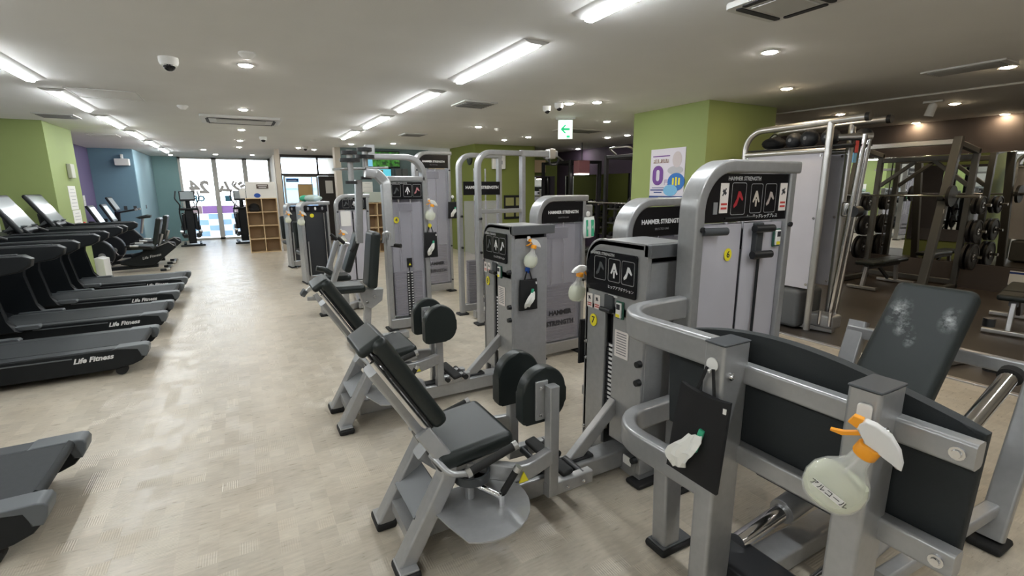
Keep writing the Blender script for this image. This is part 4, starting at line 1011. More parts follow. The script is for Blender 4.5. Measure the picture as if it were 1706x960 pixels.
# ---------------------------------------------------------------- ellipticals at the window (user faces the window; we see their backs)
def make_elliptical(label, loc, rz):
    T = thing('elliptical_trainer', label, 'elliptical', loc, rz, 'ellipticals by the window')
    for s in (-1, 1):
        g = G(); g.bar([(s * .20, -.30, .05), (s * .20, .55, .05)], .06, .06); obj('base_beam', g, TBLK, T)
        g = G(); g.box((s * .17, -.05, .30), (.12, .62, .09), RX(-10), b=.03); obj('pedal', g, PLASTIC, T)
        out = [(.02 + .17 * math.cos(math.radians(a)), .42 + .17 * math.sin(math.radians(a))) for a in range(0, 360, 20)]
        g = G(); g.prism([(x + .30, z) for x, z in out], 'x', s * .215 - .04, s * .215 + .04, bev=.015); obj('crank_disc', g, PLASTIC_G, T)
        g = G(); g.tube(fillet([(s * .20, .02, .45), (s * .24, -.02, 1.0), (s * .20, -.10, 1.22), (s * .31, -.12, 1.40), (s * .27, -.05, 1.62)], .10, 5), .019); ha = obj('swing_handle', g, PLASTIC, T)
        g = G(); g.cyl((s * .20, -.03, .42), (s * .28, -.03, .42), .05); obj('pivot', g, ALU, ha)
    g = G(); g.box((0, -.32, .03), (.62, .10, .05), b=.015); obj('rear_stabiliser', g, TBLK, T)
    g = G(); g.prism([(-.10, .06), (.10, .06), (.12, .95), (.10, 1.08), (-.10, 1.08), (-.12, .95)], 'y', .02, .36, bev=.03); sh = obj('column', g, TBLK, T)
    for s in (-1, 1):
        g = G(); g.box((s * .155, .12, .72), (.09, .22, .52), b=.03); obj('shroud_side', g, PLASTIC, T)
        g = G(); g.bar([(s * .11, -.005, .97), (s * .19, .0, .93)], .012, .014); obj('trim_line', g, ALU, sh)
    g = G(); g.box((0, .1, 1.09), (.50, .28, .07), b=.025); obj('tray', g, TBLK, T)
    for s in (-1, 1):
        g = G(); g.tube(fillet([(s * .10, .05, 1.12), (s * .17, .0, 1.20), (s * .14, .0, 1.32)], .03), .017); obj('fixed_grip', g, ALU, T)
    g = G(); g.tube([(0, .12, 1.1), (0, .12, 1.35)], .06); obj('console_neck', g, TBLK, T)
    R = T3(0, .08, 1.47) @ RX(-14)
    g = G(R); g.box((0, 0, 0), (.40, .06, .30), b=.02); cs = obj('console', g, TBLK, T)
    g = G(R); g.box((0, -.031, .01), (.34, .004, .22), b=.002); obj('screen', g, SCREEN, cs)
    return T
el = make_elliptical('black elliptical trainer before the window next to the teal wall', (-1.36, 17.5, 0), 4)
dup(el, (.05, 17.5, 0), 4, 'black elliptical trainer partly hidden by the wooden shoe shelf')

# ---------------------------------------------------------------- white air purifier by the green column
T = thing('air_purifier', 'small white air purifier on the floor by the green column', 'air purifier', (-2.5, 11.55, 0), -8)
T.location = (-2.60, 11.88, 0)
g = G(); g.prism([(-.25, 0), (.25, 0), (.25, .37), (.15, .41), (-.25, .29)], 'y', -.15, .15, bev=.015); obj('case', g, WHITE, T)
for k in range(3):
    g = G(); g.box((-.13, -.152, .20 - .045 * k), (.13, .006, .022), RY(-6)); obj('air_slot', g, INK, T)
g = G(); g.box((.10, -.152, .20), (.02, .006, .34)); obj('seam', g, INK, T)

# ---------------------------------------------------------------- pigeonhole shelf with boards on top
T = thing('shoe_shelf', 'birch pigeonhole shelf with eight open compartments beside the beige post', 'shelf', (.50, 14.45, 0), 0)
W_, D_, HH = .74, .38, 1.43; th = .022
for x in (-W_ / 2 + th / 2, 0, W_ / 2 - th / 2):
    g = G(); g.box((x, D_ / 2, HH / 2), (th, D_, HH), b=.002); obj('upright_board', g, BIRCH, T)
for k in range(5):
    for s in (-1, 1):
        g = G(); g.box((s * W_ / 4, D_ / 2, th / 2 + k * (HH - th) / 4), (W_ / 2 - th, D_ - .002, th), b=.002); obj('shelf_board', g, BIRCH, T)
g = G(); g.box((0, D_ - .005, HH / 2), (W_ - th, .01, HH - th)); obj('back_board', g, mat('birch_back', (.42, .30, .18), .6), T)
g = G(); g.ball((0, 0, 0), (.13, .12, .11)); g.box((0, -.02, -.06), (.26, .2, .10), b=.04)
o = obj('folded_garment', g, CLOTH, None, (.32, 14.62, 1.19)); tag(o, 'dark bundled garment in the top compartment of the birch shelf', 'garment')
T = thing('notice_box', 'white box standing on the birch shelf with dark sign and blue dot', 'box', (.52, 14.47, HH))
g = G(); g.box((0, .16, .21), (.70, .30, .42), b=.006); obj('case', g, WHITE, T)
g = G(); g.box((.04, .006, .30), (.28, .006, .11), b=.002); sg = obj('sign', g, mat('brown_sign', (.10, .07, .06), .5), T)
for k in range(2):
    g = G(); g.box((.04, .001, .32 - .045 * k), (.22 - .04 * k, .004, .022)); obj('sign_print', g, TXTW, sg)
g = G(); g.lathe([(.001, .004), (.07, .004), (.07, 0), (.001, 0)], T3(-.10, .01, .07) @ RX(90), sx=1.1, sy=.8); obj('blue_dot', g, BLUE, T)
T = thing('white_carton', 'low white carton on the window end of the birch shelf', 'box', (.085, 14.5, HH))
g = G(); g.prism([(-.06, 0), (.07, 0), (.07, .26), (-.02, .26), (-.08, .20)], 'y', 0, .3, bev=.004); obj('carton', g, WHITE, T)
g = G(); g.box((.0, -.003, .12), (.08, .004, .12)); obj('label', g, PAPER, T)

# ---------------------------------------------------------------- notices, switches on the left walls
def sheet(name, c, size, label, cat, face='x', lines=6, mt=PAPER, grp=None):
    T = thing(name, label, cat, c, -90 if face == '-x' else (90 if face == 'x' else 0), grp)
    g = G(); g.box((0, -.004, 0), (size[0], .006, size[1]), b=.001); p = obj('paper', g, mt, T)
    for k in range(lines):
        g = G(); g.box((0, -.0085, size[1] * (.36 - .72 * k / max(1, lines - 1))), (size[0] * (.74 if k % 3 else .5), .002, size[1] * .025)); obj('print_line', g, mat('pale_grey_print', (.42, .42, .43), .6), p)
    return T
sheet('notice', (-2.5, 11.05, 1.53), (.42, .40), 'white notice sheet on the green column, upper of the two', 'notice')
sheet('notice', (-2.5, 11.10, 1.13), (.46, .38), 'white notice sheet on the green column, lower of the two', 'notice')
g = G(); g.box((.03, 0, 0), (.06, .22, .24), b=.012); o = obj('wall_box', g, mat('beige_box', (.42, .42, .34), .5), None, (-2.5, 11.1, 1.98)); tag(o, 'beige wall box on the green column above the notices', 'wall box')
g = G(); g.lathe([(.05, 0), (.05, .02), (.03, .03), (.005, .03)], RY(90)); o = obj('alarm_button', g, RED, None, (-2.5, 11.43, 1.05)); tag(o, 'round red alarm button low on the green column', 'alarm button')
sheet('notice', (X0, 15.0, 1.42), (.16, .24), 'small white notice on the purple wall', 'notice', lines=3)
T = thing('wall_speaker', 'small white speaker on a bracket high on the blue wall', 'speaker', (-2.52, 16.06, 2.36))
g = G(); g.box((0, -.10, 0), (.30, .18, .17), b=.015); obj('case', g, WHITE, T)
g = G(); g.box((0, -.05, .13), (.05, .09, .14), b=.01); obj('bracket', g, WHITE, T)
for i, (x, y, z) in enumerate(((-2.62, 16.075, 1.20), (-2.42, 16.075, 1.20))):
    g = G(); g.box((0, -.006, 0), (.07, .012, .10), b=.003); o = obj('wall_socket', g, PLASTIC_G, None, (x, y, z)); tag(o, 'small dark switch plate on the blue wall behind the bikes', 'switch', 'dark switch plates')
g = G(); g.box((.006, 0, 0), (.012, .07, .10), b=.003); o = obj('wall_socket', g, PLASTIC_G, None, (-2.296, 16.9, 1.2)); tag(o, 'small dark switch plate on the light blue return wall', 'switch')

# ---------------------------------------------------------------- teal wall: two screens, framed sheets, locker shelf
def tv(c, size, label, mt):
    T = thing('television', label, 'television', c)
    g = G(); g.box((0, -.03, 0), (size[0], .06, size[1]), b=.008); obj('case', g, PLASTIC, T)
    g = G(); g.box((0, -.062, 0), (size[0] - .05, .004, size[1] - .05)); obj('screen', g, mt, T)
def screen_mat(name, a, b, s, sc):
    mt = bpy.data.materials.new(name); n, l = nodes_of(mt); b_ = n['Principled BSDF']; tc = n.new('ShaderNodeTexCoord'); no = n.new('ShaderNodeTexNoise'); no.inputs['Scale'].default_value = sc; no.inputs['Detail'].default_value = 6
    l.new(tc.outputs['Object'], no.inputs['Vector']); cr = n.new('ShaderNodeValToRGB'); cr.color_ramp.elements[0].position = .40; cr.color_ramp.elements[1].position = .62
    cr.color_ramp.elements[0].color = (*a, 1); cr.color_ramp.elements[1].color = (*b, 1); l.new(no.outputs['Fac'], cr.inputs[0]); l.new(cr.outputs[0], b_.inputs['Emission Color']); b_.inputs['Emission Strength'].default_value = s
    b_.inputs['Base Color'].default_value = (.01, .01, .01, 1); b_.inputs['Roughness'].default_value = .2; return mt
p0, p1 = at_y((608, 251), 13.36), at_y((666, 280), 13.36)
c = (p0 + p1) / 2; w_, h_ = p1.x - p0.x, p0.z - p1.z
T = thing('television', 'upper wall screen showing green leaves on the teal wall', 'television', c)
g = G(); g.box((0, -.03, 0), (w_, .06, h_), b=.008); obj('case', g, PLASTIC, T)
g = G(); g.box((-w_ * .40, -.062, 0), (w_ * .16, .004, h_ - .06)); obj('screen_sky', g, mat('screen_sky', (.02, .02, .02), .3, emit=(.20, .55, .75), es=1.0), T)
g = G(); g.box((w_ * .08, -.062, 0), (w_ * .80, .004, h_ - .06)); obj('screen_foliage', g, screen_mat('screen_foliage', (.006, .035, .008), (.06, .30, .03), 1.0, 9), T)
p0, p1 = at_y((612, 271), 13.36), at_y((652, 290), 13.36)
h_ = .24; c = Vector(((p0.x + p1.x) / 2, 13.36, at_y((640, 280.6), 13.36).z - h_ / 2)); w_ = p1.x - p0.x
T = thing('television', 'lower wall screen with cyan picture on the teal wall', 'television', c)
g = G(); g.box((0, -.03, 0), (w_, .06, h_), b=.008); obj('case', g, PLASTIC, T)
g = G(); g.box((0, -.062, 0), (w_ - .05, .004, h_ - .05)); obj('screen', g, mat('screen_cyan', (.02, .02, .02), .3, emit=(.12, .62, .75), es=1.0), T)
g = G(); g.box((w_ * .05, -.065, .03), (w_ * .14, .002, h_ * .4)); obj('screen_picture', g, mat('screen_olive', (.02, .02, .02), .3, emit=(.18, .14, .03), es=.8), T)
for k in range(2):
    p = at_y((661.5 + 10.5 * k, 291), 13.36)
    g = G(); g.box((0, -.09, 0), (.16, .18, .30), b=.008); o = obj('wall_cabinet', g, mat('grey_cabinet', (.10, .11, .115), .5), None, (p.x, 13.36, p.z)); tag(o, ('dark grey wall cabinet beside the lower screen', 'grey wall cabinet farther from the lower screen')[k], 'cabinet')
for (q, lb) in (((598, 317), 'small white notice on the teal wall, beside the picture notice'), ((612, 312), 'white picture notice on the teal wall with red print')):
    p = at_y(q, 13.36); sheet('notice', (p.x, 13.36, p.z), (.16 if q[0] < 600 else .28, .28), lb, 'notice', face='y', lines=3)
T = thing('locker_shelf', 'birch locker shelf with white top section below the teal wall screens', 'shelf', (3.12, 13.0, 0))
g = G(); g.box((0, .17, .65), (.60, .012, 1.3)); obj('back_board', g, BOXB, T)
for x in (-.3, 0, .3):
    g = G(); g.box((x, 0, .65), (.02, .34, 1.3)); obj('upright_board', g, BIRCH, T)
for k in range(5):
    g = G(); g.box((0, 0, .01 + .32 * k), (.62, .34, .02)); obj('shelf_board', g, BIRCH, T)
g = G(); g.box((0, 0, 1.44), (.62, .34, .26), b=.006); obj('top_box', g, mat('pale_green_box', (.40, .44, .40), .6), T)
# ---------------------------------------------------------------- pectoral fly with overhead arms
O = Vector((1.45, 5.4, 0)); W = T3(-O.x, -O.y, 0)
T = thing('pec_fly_machine', 'pectoral fly machine with overhead pivots and upright seat behind the hip adduction seat', 'gym machine', O)
y = 5.55
# tower: left post, right post with rounded shoulder, top beam reaching out to the pivots
g = G(W); g.bar([(1.44, y, .03), (1.44, y, 1.76)], .06, .12, up=(0, 1, 0), c=.012); obj('tower_post', g, STEEL, T)
g = G(W); g.bar(fillet([(1.90, y, .03), (1.90, y, 2.0), (1.25, y, 2.0)], .20, 9), .06, .12, up=(0, 1, 0), c=.012); obj('tower_frame', g, STEEL, T)
g = G(W); g.bar([(1.42, y, 1.76), (1.90, y, 1.76)], .12, .06, c=.012); obj('cross_rail', g, STEEL, T)
g = G(W); g.bar([(1.42, y, .08), (1.92, y, .08)], .16, .12, c=.012); obj('base_rail', g, STEEL, T)
for x in (1.44, 1.90):
    g = G(W); g.box((x, y, .012), (.12, .20, .024), b=.01); obj('rubber_foot', g, RUBBER, T)
Mx = W @ T3(1.67, y - .06, 0)
placard(T, Mx, rrect(-.19, .19, 1.53, 1.725, .006), .0, [(-.115, 1.63, .10, .14), (.015, 1.63, .10, .14), (.125, 1.63, .10, .14)], ('HAMMER STRENGTH', .022, -.09, 1.712), None, pic_mats=[mat('dark_figure', (.07, .075, .08), .5), TXTW, mat('pink_figure', (.45, .18, .20), .5)])
g = G(W)
seg = 10; fr_ = [(1.485 + .37 * i / seg, y - .045 - .010 * math.sin(PI * i / seg)) for i in range(seg + 1)]
g.prism(fr_ + [(a, b + .006) for a, b in fr_[::-1]], 'z', .16, 1.50); obj('shroud', g, SHROUD, T)
g = G(W); g.box((1.67, y + .05, .85), (.40, .012, 1.4)); obj('back_panel', g, SHROUD_S, T)
for s in (-1, 1):
    g = G(W); g.cyl((1.67 + s * .07, y + .02, .15), (1.67 + s * .07, y + .02, 1.72), .011); obj('guide_rod', g, CHROME, T)
g = G(W); g.box((1.67, y + .015, .165 + .012), (.33, .08, .027), b=.003, seg=1); me = to_mesh(g, 'weight_plate', MATS['stack_violet_grey'])
for k in range(17): obj('weight_plate', me, STACK, T, (0, 0, k * .031))
g = G(W); g.box((1.67, y - .055, .42), (.07, .02, .52)); obj('stack_slot', g, STACK, T)
for k in range(17):
    for s in (-1, 1):
        g = G(W); g.box((1.67 + s * .022, y - .067, .19 + .031 * k), (.018, .003, .013)); obj('weight_number', g, TXTW, T)
g = G(W); g.box((1.67, y - .065, .80), (.06, .02, .11), b=.004); lb = obj('warning_plate', g, PLASTIC, T)
g = G(W); g.prism([(1.655, .77), (1.685, .77), (1.67, .80)], 'y', y - .079, y - .076); obj('warning_triangle', g, YEL, lb)
g = G(W); g.cyl((1.67, y - .05, .70), (1.67, y - .05, .78), .008); obj('cable', g, PLASTIC, T)
g = G(W); g.box((1.67, y + .0, 1.44), (.16, .06, .09), b=.01); obj('pulley_block', g, STACK, T)
g = G(W); g.box((1.67, y - .066, .10), (.05, .004, .04)); obj('rating_label', g, PAPER, T)
number_tag(T, W, 1.54, 1.30, y - .062, '4', .033)
# overhead pivots: two black wheels each on a post, plates
P = lambda q, yy: at_y(q, yy) - O
for k, (q, yy) in enumerate((((583, 270), 5.25), ((608, 264), 5.45))):
    c = P(q, yy)
    for dz in (.0, .075):
        g = G(); g.cyl(c + Vector((0, 0, dz)), c + Vector((0, 0, dz + .035)), .10 - dz * .3, n=22); obj('pivot_wheel', g, PLASTIC, T)
    g = G(); g.cyl(c + Vector((0, 0, -.20)), c + Vector((0, 0, .12)), .03, n=14); obj('pivot_shaft', g, STEEL, T)
    g = G(); g.cyl(c + Vector((0, 0, -.22)), c + Vector((0, 0, -.19)), .06, n=18); obj('pivot_cap', g, PLASTIC, T)
a, b = P((560, 282), 5.3), P((640, 280), 5.45)
g = G(); g.bar([a, b], .18, .025, c=.008); obj('pivot_plate', g, STEEL, T)
g = G(W); g.bar([(1.30, y, 2.0), (1.30, y, 2.12)], .10, .10, up=(0, 1, 0)); obj('beam_end', g, STEEL, T)
# swing arms
a = P((590, 296), 5.3); b = P((608, 287), 5.3); c = P((642, 305), 5.25); d = P((650, 410), 5.2)
g = G(); g.bar(fillet([b, P((628, 290), 5.3), c, d], .05, 5), .10, .10, up=(0, 1, 0), c=.016); ar = obj('swing_arm', g, STEEL, T)
g = G(); g.cyl(P((652, 408), 5.2), P((668, 410), 5.1), .022); obj('grip', g, RUBBER, ar)
g = G(); g.bar([P((597, 300), 5.6), P((599, 405), 5.6)], .075, .08, up=(0, 1, 0), c=.014); ar = obj('swing_arm', g, STEEL, T)
g = G(); g.cyl(P((598, 400), 5.6), P((585, 420), 5.6), .022); obj('grip', g, RUBBER, ar)
# seat: user sits facing the aisle, backrest towards the tower
g = G(); g.box(P((619, 432), 5.05), (.10, .30, .58), RY(7), b=.035, seg=3); obj('back_pad', g, VINYL, T)
g = G(); g.box(P((574, 479), 5.05), (.36, .34, .08), RY(2), b=.03, seg=3); obj('seat', g, VINYL, T)
c = P((612, 492), 5.05)
g = G(); g.prism([(c.x - .10, c.z + .08), (c.x + .16, c.z + .06), (c.x + .14, c.z - .06), (c.x + .02, c.z - .14), (c.x - .05, c.z - .10)], 'y', c.y - .06, c.y + .06, bev=.008); sp = obj('seat_bracket', g, STEEL, T)
bolt(sp, c + Vector((.06, -.06, -.01)), (0, -1, 0), .01); bolt(sp, c + Vector((-.02, -.06, -.06)), (0, -1, 0), .01)
f = P((608, 545), 5.1)
g = G(); g.bar([c + Vector((0, 0, -.06)), Vector((c.x - .04, c.y, .06))], .07, .08, up=(0, 1, 0), c=.01); obj('seat_post', g, STEEL, T)
g = G(); g.bar([Vector((c.x - .2, c.y, .05)), Vector((1.50 - O.x, c.y + .1, .05))], .10, .08, c=.012); g2 = obj('spine_rail', g, STEEL, T)
g = G(); g.bar([Vector((c.x - .15, c.y - .25, .035)), Vector((c.x - .15, c.y + .25, .035))], .08, .06, c=.012); obj('foot_bar', g, STEEL, T)
g = G(); g.tube(fillet([P((648, 400), 5.0), P((650, 390), 5.0), P((640, 385), 5.0), P((638, 405), 5.0)], .03), .018); obj('grab_hook', g, STEEL, T)

# ---------------------------------------------------------------- chest press between the fly machine and the row by the aisle
O = Vector((1.35, 7.2, 0)); W = T3(-O.x, -O.y, 0); P = lambda q, yy: at_y(q, yy) - O
T = thing('chest_press_machine', 'chest press machine with curved silver arms, white paper on its shroud', 'gym machine', O)
def press_plate(T, M, out, hb, top, xi0, xi1):
    cx = (xi0 + xi1) / 2
    placard(T, M, out, .03, [(cx - .10, (hb + top) / 2, .10, .13), (cx + .03, (hb + top) / 2, .10, .13), (cx + .14, (hb + top) / 2, .09, .13)], ('HAMMER STRENGTH', .02, cx - .08, top - .018), None)
M = T3(1.60 - O.x, 8.2 - O.y, 0)
shroud_tower(T, M, .56, 1.57, header=.19, plate=press_plate, opaque=True)
g = G(M); g.box((-.12, .018, 1.18), (.16, .004, .24), b=.001); obj('paper_notice', g, PAPER, T)
timer(T, M, .10, 1.25, .022)
yy = 6.75
g = G(); g.box(P((586, 420), yy), (.09, .26, .56), RY(20), b=.035, seg=3); obj('back_pad', g, VINYL, T)
for q, dy in (((540, 500), -.30), ((548, 470), .25)):
    off = Vector((0, dy, 0)); s = 1
    pts = [P((540, 495), yy) + off, P((556, 440), yy) + off, P((566, 405), yy) + off]
    g = G(); g.bar(fillet(pts, .3, 6), .06, .11, up=(0, 1, 0), c=.014); ar = obj('press_arm', g, STEEL, T)
    g = G(); g.cyl(P((567, 402), yy) + off, P((556, 393), yy) + off, .022); obj('grip', g, RUBBER, ar)
    g = G(); g.cyl(P((567, 402), yy) + off + Vector((.0, 0, .0)), P((574, 404), yy) + off, .026); obj('grip_ring', g, ALU, ar)
g = G(); g.box(P((560, 462), yy + .2), (.36, .32, .08), b=.03, seg=3); obj('seat', g, VINYL, T)
g = G(); g.tube(fillet([P((527, 447), yy), P((540, 449), yy), P((552, 456), yy)], .03), .035); obj('side_cushion', g, VINYL, T)
a = P((518, 485), yy); b = P((505, 490), yy)
g = G(); g.bar([P((528, 470), yy), P((508, 489), yy)], .03, .05, c=.008); fb = obj('foot_lever', g, ALU, T)
g = G(); g.box(P((506, 488), yy), (.06, .14, .09), RY(35), b=.012); obj('foot_rest', g, PLASTIC_G, fb)
g = G(); g.bar([P((512, 498), yy), P((545, 497), yy)], .05, .05, c=.01); obj('foot_bar', g, STEEL, T)
p0 = at_z((540, 526), 0) - O; p1 = at_z((600, 512), 0) - O
g = G(); g.bar(fillet([p0 + Vector((-.02, 0, .06)), p0 + Vector((.3, .05, .06)), p1 + Vector((.1, .1, .06))], .1), .10, .09, c=.012); obj('base_rail', g, STEEL, T)
g = G(); g.box(p0 + Vector((.02, 0, .015)), (.14, .14, .03), b=.01); obj('rubber_foot', g, RUBBER, T)
g = G(); g.bar([p0 + Vector((.03, .05, .06)), P((525, 490), yy) + Vector((0, 0, 0))], .06, .08, up=(0, 1, 0), c=.01); obj('front_strut', g, STEEL, T)
g = G(); g.bar([P((575, 470), yy), Vector((P((575, 470), yy).x, P((575, 470), yy).y, .06))], .07, .09, up=(0, 1, 0), c=.01); obj('seat_post', g, STEEL, T)
g = G(); g.bar([Vector((.0, yy - O.y, .06)), Vector((.2, 8.2 - O.y, .06))], .10, .09, c=.012); obj('spine_rail', g, STEEL, T)

# ---------------------------------------------------------------- two dark towers along the aisle
def dark_tower(label, loc, rz, num, h_, w_=.50, extra=True):
    T = thing('weight_tower', label, 'gym machine', loc, rz)
    arch(T, Matrix(), w_, h_, .32, .08, .055)
    g = G(); g.box((.01, .05, h_ / 2 + .02), (w_ - .12, .03, h_ - .26), b=.004); obj('shroud', g, mat('charcoal_shroud', (.028, .031, .036), .42), T)
    g = G(); g.box((.01, .03, h_ - .12), (w_ - .11, .03, .11), b=.004); pl = obj('instruction_plate', g, GLOSSB, T)
    for k in range(3):
        g = G(); g.ball((-.12 + .12 * k, .012, h_ - .12), (.018, .006, .03)); obj('pictogram', g, (TXTG, TXTW, TXTG)[k], pl)
    if num: g = G(); g.lathe([(.001, .004), (.034, .004), (.034, 0), (.001, 0)], T3(-.06, .034, h_ - .24) @ RX(90)); obj('number_tag', g, YEL, T)
    g = G(); g.cyl((.14, .02, .2), (.14, .02, h_ - .2), .009); obj('guide_rod', g, CHROME, T)
    g = G(); g.box((-w_ / 2 + .085, -.002, .45), (.02, .03, .62), b=.004); obj('light_strip', g, ALU, T)
    g = G(); g.bar([(0, .3, .06), (0, 1.0, .06)], .1, .09); obj('spine_rail', g, STEEL, T)
    g = G(); g.box((0, .75, .48), (.36, .38, .08), b=.03, seg=3); obj('seat', g, VINYL, T)
    g = G(); g.box((0, .97, .80), (.34, .08, .52), RX(-8), b=.03, seg=3); obj('back_pad', g, VINYL, T)
    g = G(); g.bar([(0, .8, .06), (0, .8, .45)], .07, .07); obj('seat_post', g, STEEL, T)
    return T
dark_tower('charcoal-fronted weight tower at the aisle with round yellow tag', (1.14, 9.1, 0), 8, '11', 1.44)
dark_tower('charcoal-fronted weight tower at the aisle nearest the birch shelf', (1.06, 11.2, 0), 8, None, 1.37, .46)
spray_bottle((.885, 9.04, 1.28), 8, 'spray bottle hung on the charcoal tower with the yellow tag', 1.0, 16)
spray_bottle((.83, 11.15, 1.20), 8, 'spray bottle hung on the charcoal tower nearest the birch shelf', 1.0, 10)
spray_bottle((1.385, 8.19, 1.0), 0, 'spray bottle hung low on the chest press tower', 1.0, 8)
T = thing('cloth_bundle', 'clear bag of green cloths lying on top of the aisle weight tower', 'bag', (1.12, 9.25, 1.445))
g = G(); g.ball((0, 0, .05), (.17, .10, .06)); obj('clear_bag', g, mat('pale_bag', (.6, .72, .68), .3, alpha=.7), T)
g = G(); g.ball((-.12, .02, .05), (.09, .08, .055)); obj('cloth', g, GREEN_T, T)
# bottle, hook and bag on the fly machine post; bag on the tall tower
spray_bottle((1.935, 5.485, 1.52), 0, 'spray bottle with orange trigger hung on the pectoral fly machine post', 1.0, 14)
tissue_bag((1.935, 5.485, 1.22), 0, 'black tissue bag on a yellow hook of the pectoral fly machine', .15, .30, hook_mat=YEL)
tissue_bag((2.93, 7.19, 1.52), 0, 'black tissue bag on a white hook of the tallest tower', .16, .26)

# ---------------------------------------------------------------- lat pulldown: two arches and a boom with pulley
O = Vector((2.75, 5.5, 0)); W = T3(-O.x, -O.y, 0); P = lambda q, yy: at_y(q, yy) - O
T = thing('lat_pulldown_machine', 'lat pulldown machine with two tall silver arches and overhead pulley boom', 'gym machine', O)
for yy, xr in ((5.22, 3.08), (5.78, 3.05)):
    g = G(W); g.bar(fillet([(2.45, yy, .03), (2.45, yy, 2.06), (xr, yy, 2.06)], .17, 9), .06, .085, up=(0, 1, 0), c=.012); obj('tower_frame', g, STEEL, T)
    g = G(W); g.bar([(xr - .03, yy, .03), (xr - .03, yy, 2.04)], .055, .08, up=(0, 1, 0), c=.01); obj('tower_post', g, STEEL, T)
    g = G(W); g.bar([(2.45, yy, .09), (3.05, yy, .09)], .08, .10, c=.012); obj('base_rail', g, STEEL, T)
    for x in (2.45, 3.02):
        g = G(W); g.box((x, yy, .012), (.14, .14, .024), b=.01); obj('rubber_foot', g, RUBBER, T)
g = G(W); g.bar([(2.47, 5.22, 1.38), (3.05, 5.22, 1.38)], .06, .05, c=.01); obj('cross_rail', g, STEEL, T)
g = G(W); g.bar([(3.02, 5.22, 2.06), (3.5, 5.15, 2.06)], .08, .075, c=.012); bo = obj('boom', g, STEEL, T)
g = G(W); g.box((3.42, 5.16, 2.06), (.09, .10, .12), b=.01); obj('pulley_housing', g, ALU, bo)
g = G(W); g.tube(fillet([(3.38, 5.14, 2.0), (3.40, 5.14, 1.93), (3.50, 5.14, 1.93), (3.53, 5.14, 2.0)], .04), .012); obj('hook_loop', g, PLASTIC, bo)
g = G(W); g.box((2.75, 5.74, 1.65), (.52, .02, .17), b=.004); hp = obj('header_panel', g, GLOSSB, T)
text('lettering', 'HAMMER STRENGTH', .05, TXTW, hp, W @ T3(2.75, 5.728, 1.66) @ FACE_Y, bold=.002)
g = G(W); g.box((2.75, 5.76, .78), (.50, .012, 1.42)); obj('shroud', g, SHROUD, T)
for s in (-1, 1):
    g = G(W); g.cyl((2.75 + s * .08, 5.80, .1), (2.75 + s * .08, 5.80, 1.9), .011); obj('guide_rod', g, CHROME, T)
g = G(W); g.box((2.75, 5.80, .155), (.40, .09, .028), b=.003, seg=1); me = to_mesh(g, 'weight_plate', STACK)
for k in range(18): obj('weight_plate', me, STACK, T, (0, 0, k * .032))
g = G(W); g.box((3.30, 5.5, .52), (.36, .36, .08), b=.03, seg=3); obj('seat', g, VINYL, T)
g = G(W); g.bar([(3.30, 5.5, .06), (3.30, 5.5, .5)], .07, .07, up=(0, 1, 0)); obj('seat_post', g, STEEL, T)
g = G(W); g.bar([(2.5, 5.5, .06), (3.5, 5.5, .06)], .09, .09); obj('spine_rail', g, STEEL, T)
for z in (.9, 1.3):
    for yy in (5.17, 5.73):
        g = G(W); g.cyl((2.45, yy, z), (2.45, yy - .025, z), .015); obj('knob', g, PLASTIC, T)
# ---------------------------------------------------------------- poster, clock and panel on the green columns
p0, p1 = at_x((1086, 250), 5.17), at_x((1138, 335), 5.17)
T = thing('poster', 'white membership poster with purple zero and blue circle on the green column', 'poster', (5.17, (p0.y + p1.y) / 2, (p0.z + p1.z) / 2), -90)
pw, ph = abs(p0.y - p1.y), abs(p0.z - p1.z)
PRP = mat('poster_purple', (.16, .06, .28), .6); PBL = mat('poster_blue', (.03, .16, .50), .6); PLB = mat('poster_light_blue', (.18, .45, .70), .6); PNV = mat('poster_navy', (.02, .05, .22), .6)
g = G(); g.box((0, -.004, 0), (pw, .006, ph), b=.001); pp = obj('sheet', g, mat('poster_lilac_white', (.66, .64, .72), .6), T)
g = G(); g.box((0, -.009, -ph * .455), (pw, .002, ph * .09)); obj('footer_band', g, PNV, pp)
def pdisc(name, x, z, rx, rz, mt, y=-.009):
    g = G(); g.lathe([(.001, .002), (1, .002), (1, 0), (.001, 0)], T3(x, y, z) @ RX(90), 24, rx, rz); return obj(name, g, mt, pp)
pdisc('blue_circle', pw * .28, -ph * .14, pw * .24, ph * .17, PBL); pdisc('light_blue_circle', pw * .13, -ph * .30, pw * .20, ph * .11, PLB, -.011)
g = G(); o1 = rrect(-pw * .42, -pw * .10, -ph * .20, ph * .18, pw * .15, 6); o2 = rrect(-pw * .31, -pw * .21, -ph * .12, ph * .10, pw * .049, 6)
A = [g._v((u, -.010, v)) for u, v in o1]; B = [g._v((u, -.010, v)) for u, v in o2]
for i in range(len(A)): j = (i + 1) % len(A); g.bm.faces.new((A[i], A[j], B[j], B[i]))
obj('big_zero', g, PRP, pp)
g = G(); g.box((-pw * .18, -.009, ph * .265), (pw * .46, .002, ph * .075)); obj('brown_banner', g, mat('poster_brown', (.22, .13, .12), .6), pp)
text('lettering', '月会費 2カ月', pw * .085, TXTW, pp, T3(-pw * .18, -.0112, ph * .265) @ FACE_Y, bold=.0008)
g = G(); g.box((-pw * .18, -.009, ph * .36), (pw * .5, .002, ph * .02)); obj('print_line', g, PRP, pp)
text('lettering', '円', pw * .13, PRP, pp, T3(pw * .0, -.009, -ph * .15) @ FACE_Y)
for k, (wl, hl) in enumerate(((.36, .012), (.46, .022), (.24, .02))):
    g = G(); g.box((-pw * .24, -.009, -ph * (.25 + .045 * k)), (pw * wl, .002, ph * hl)); obj('print_line', g, PNV, pp)
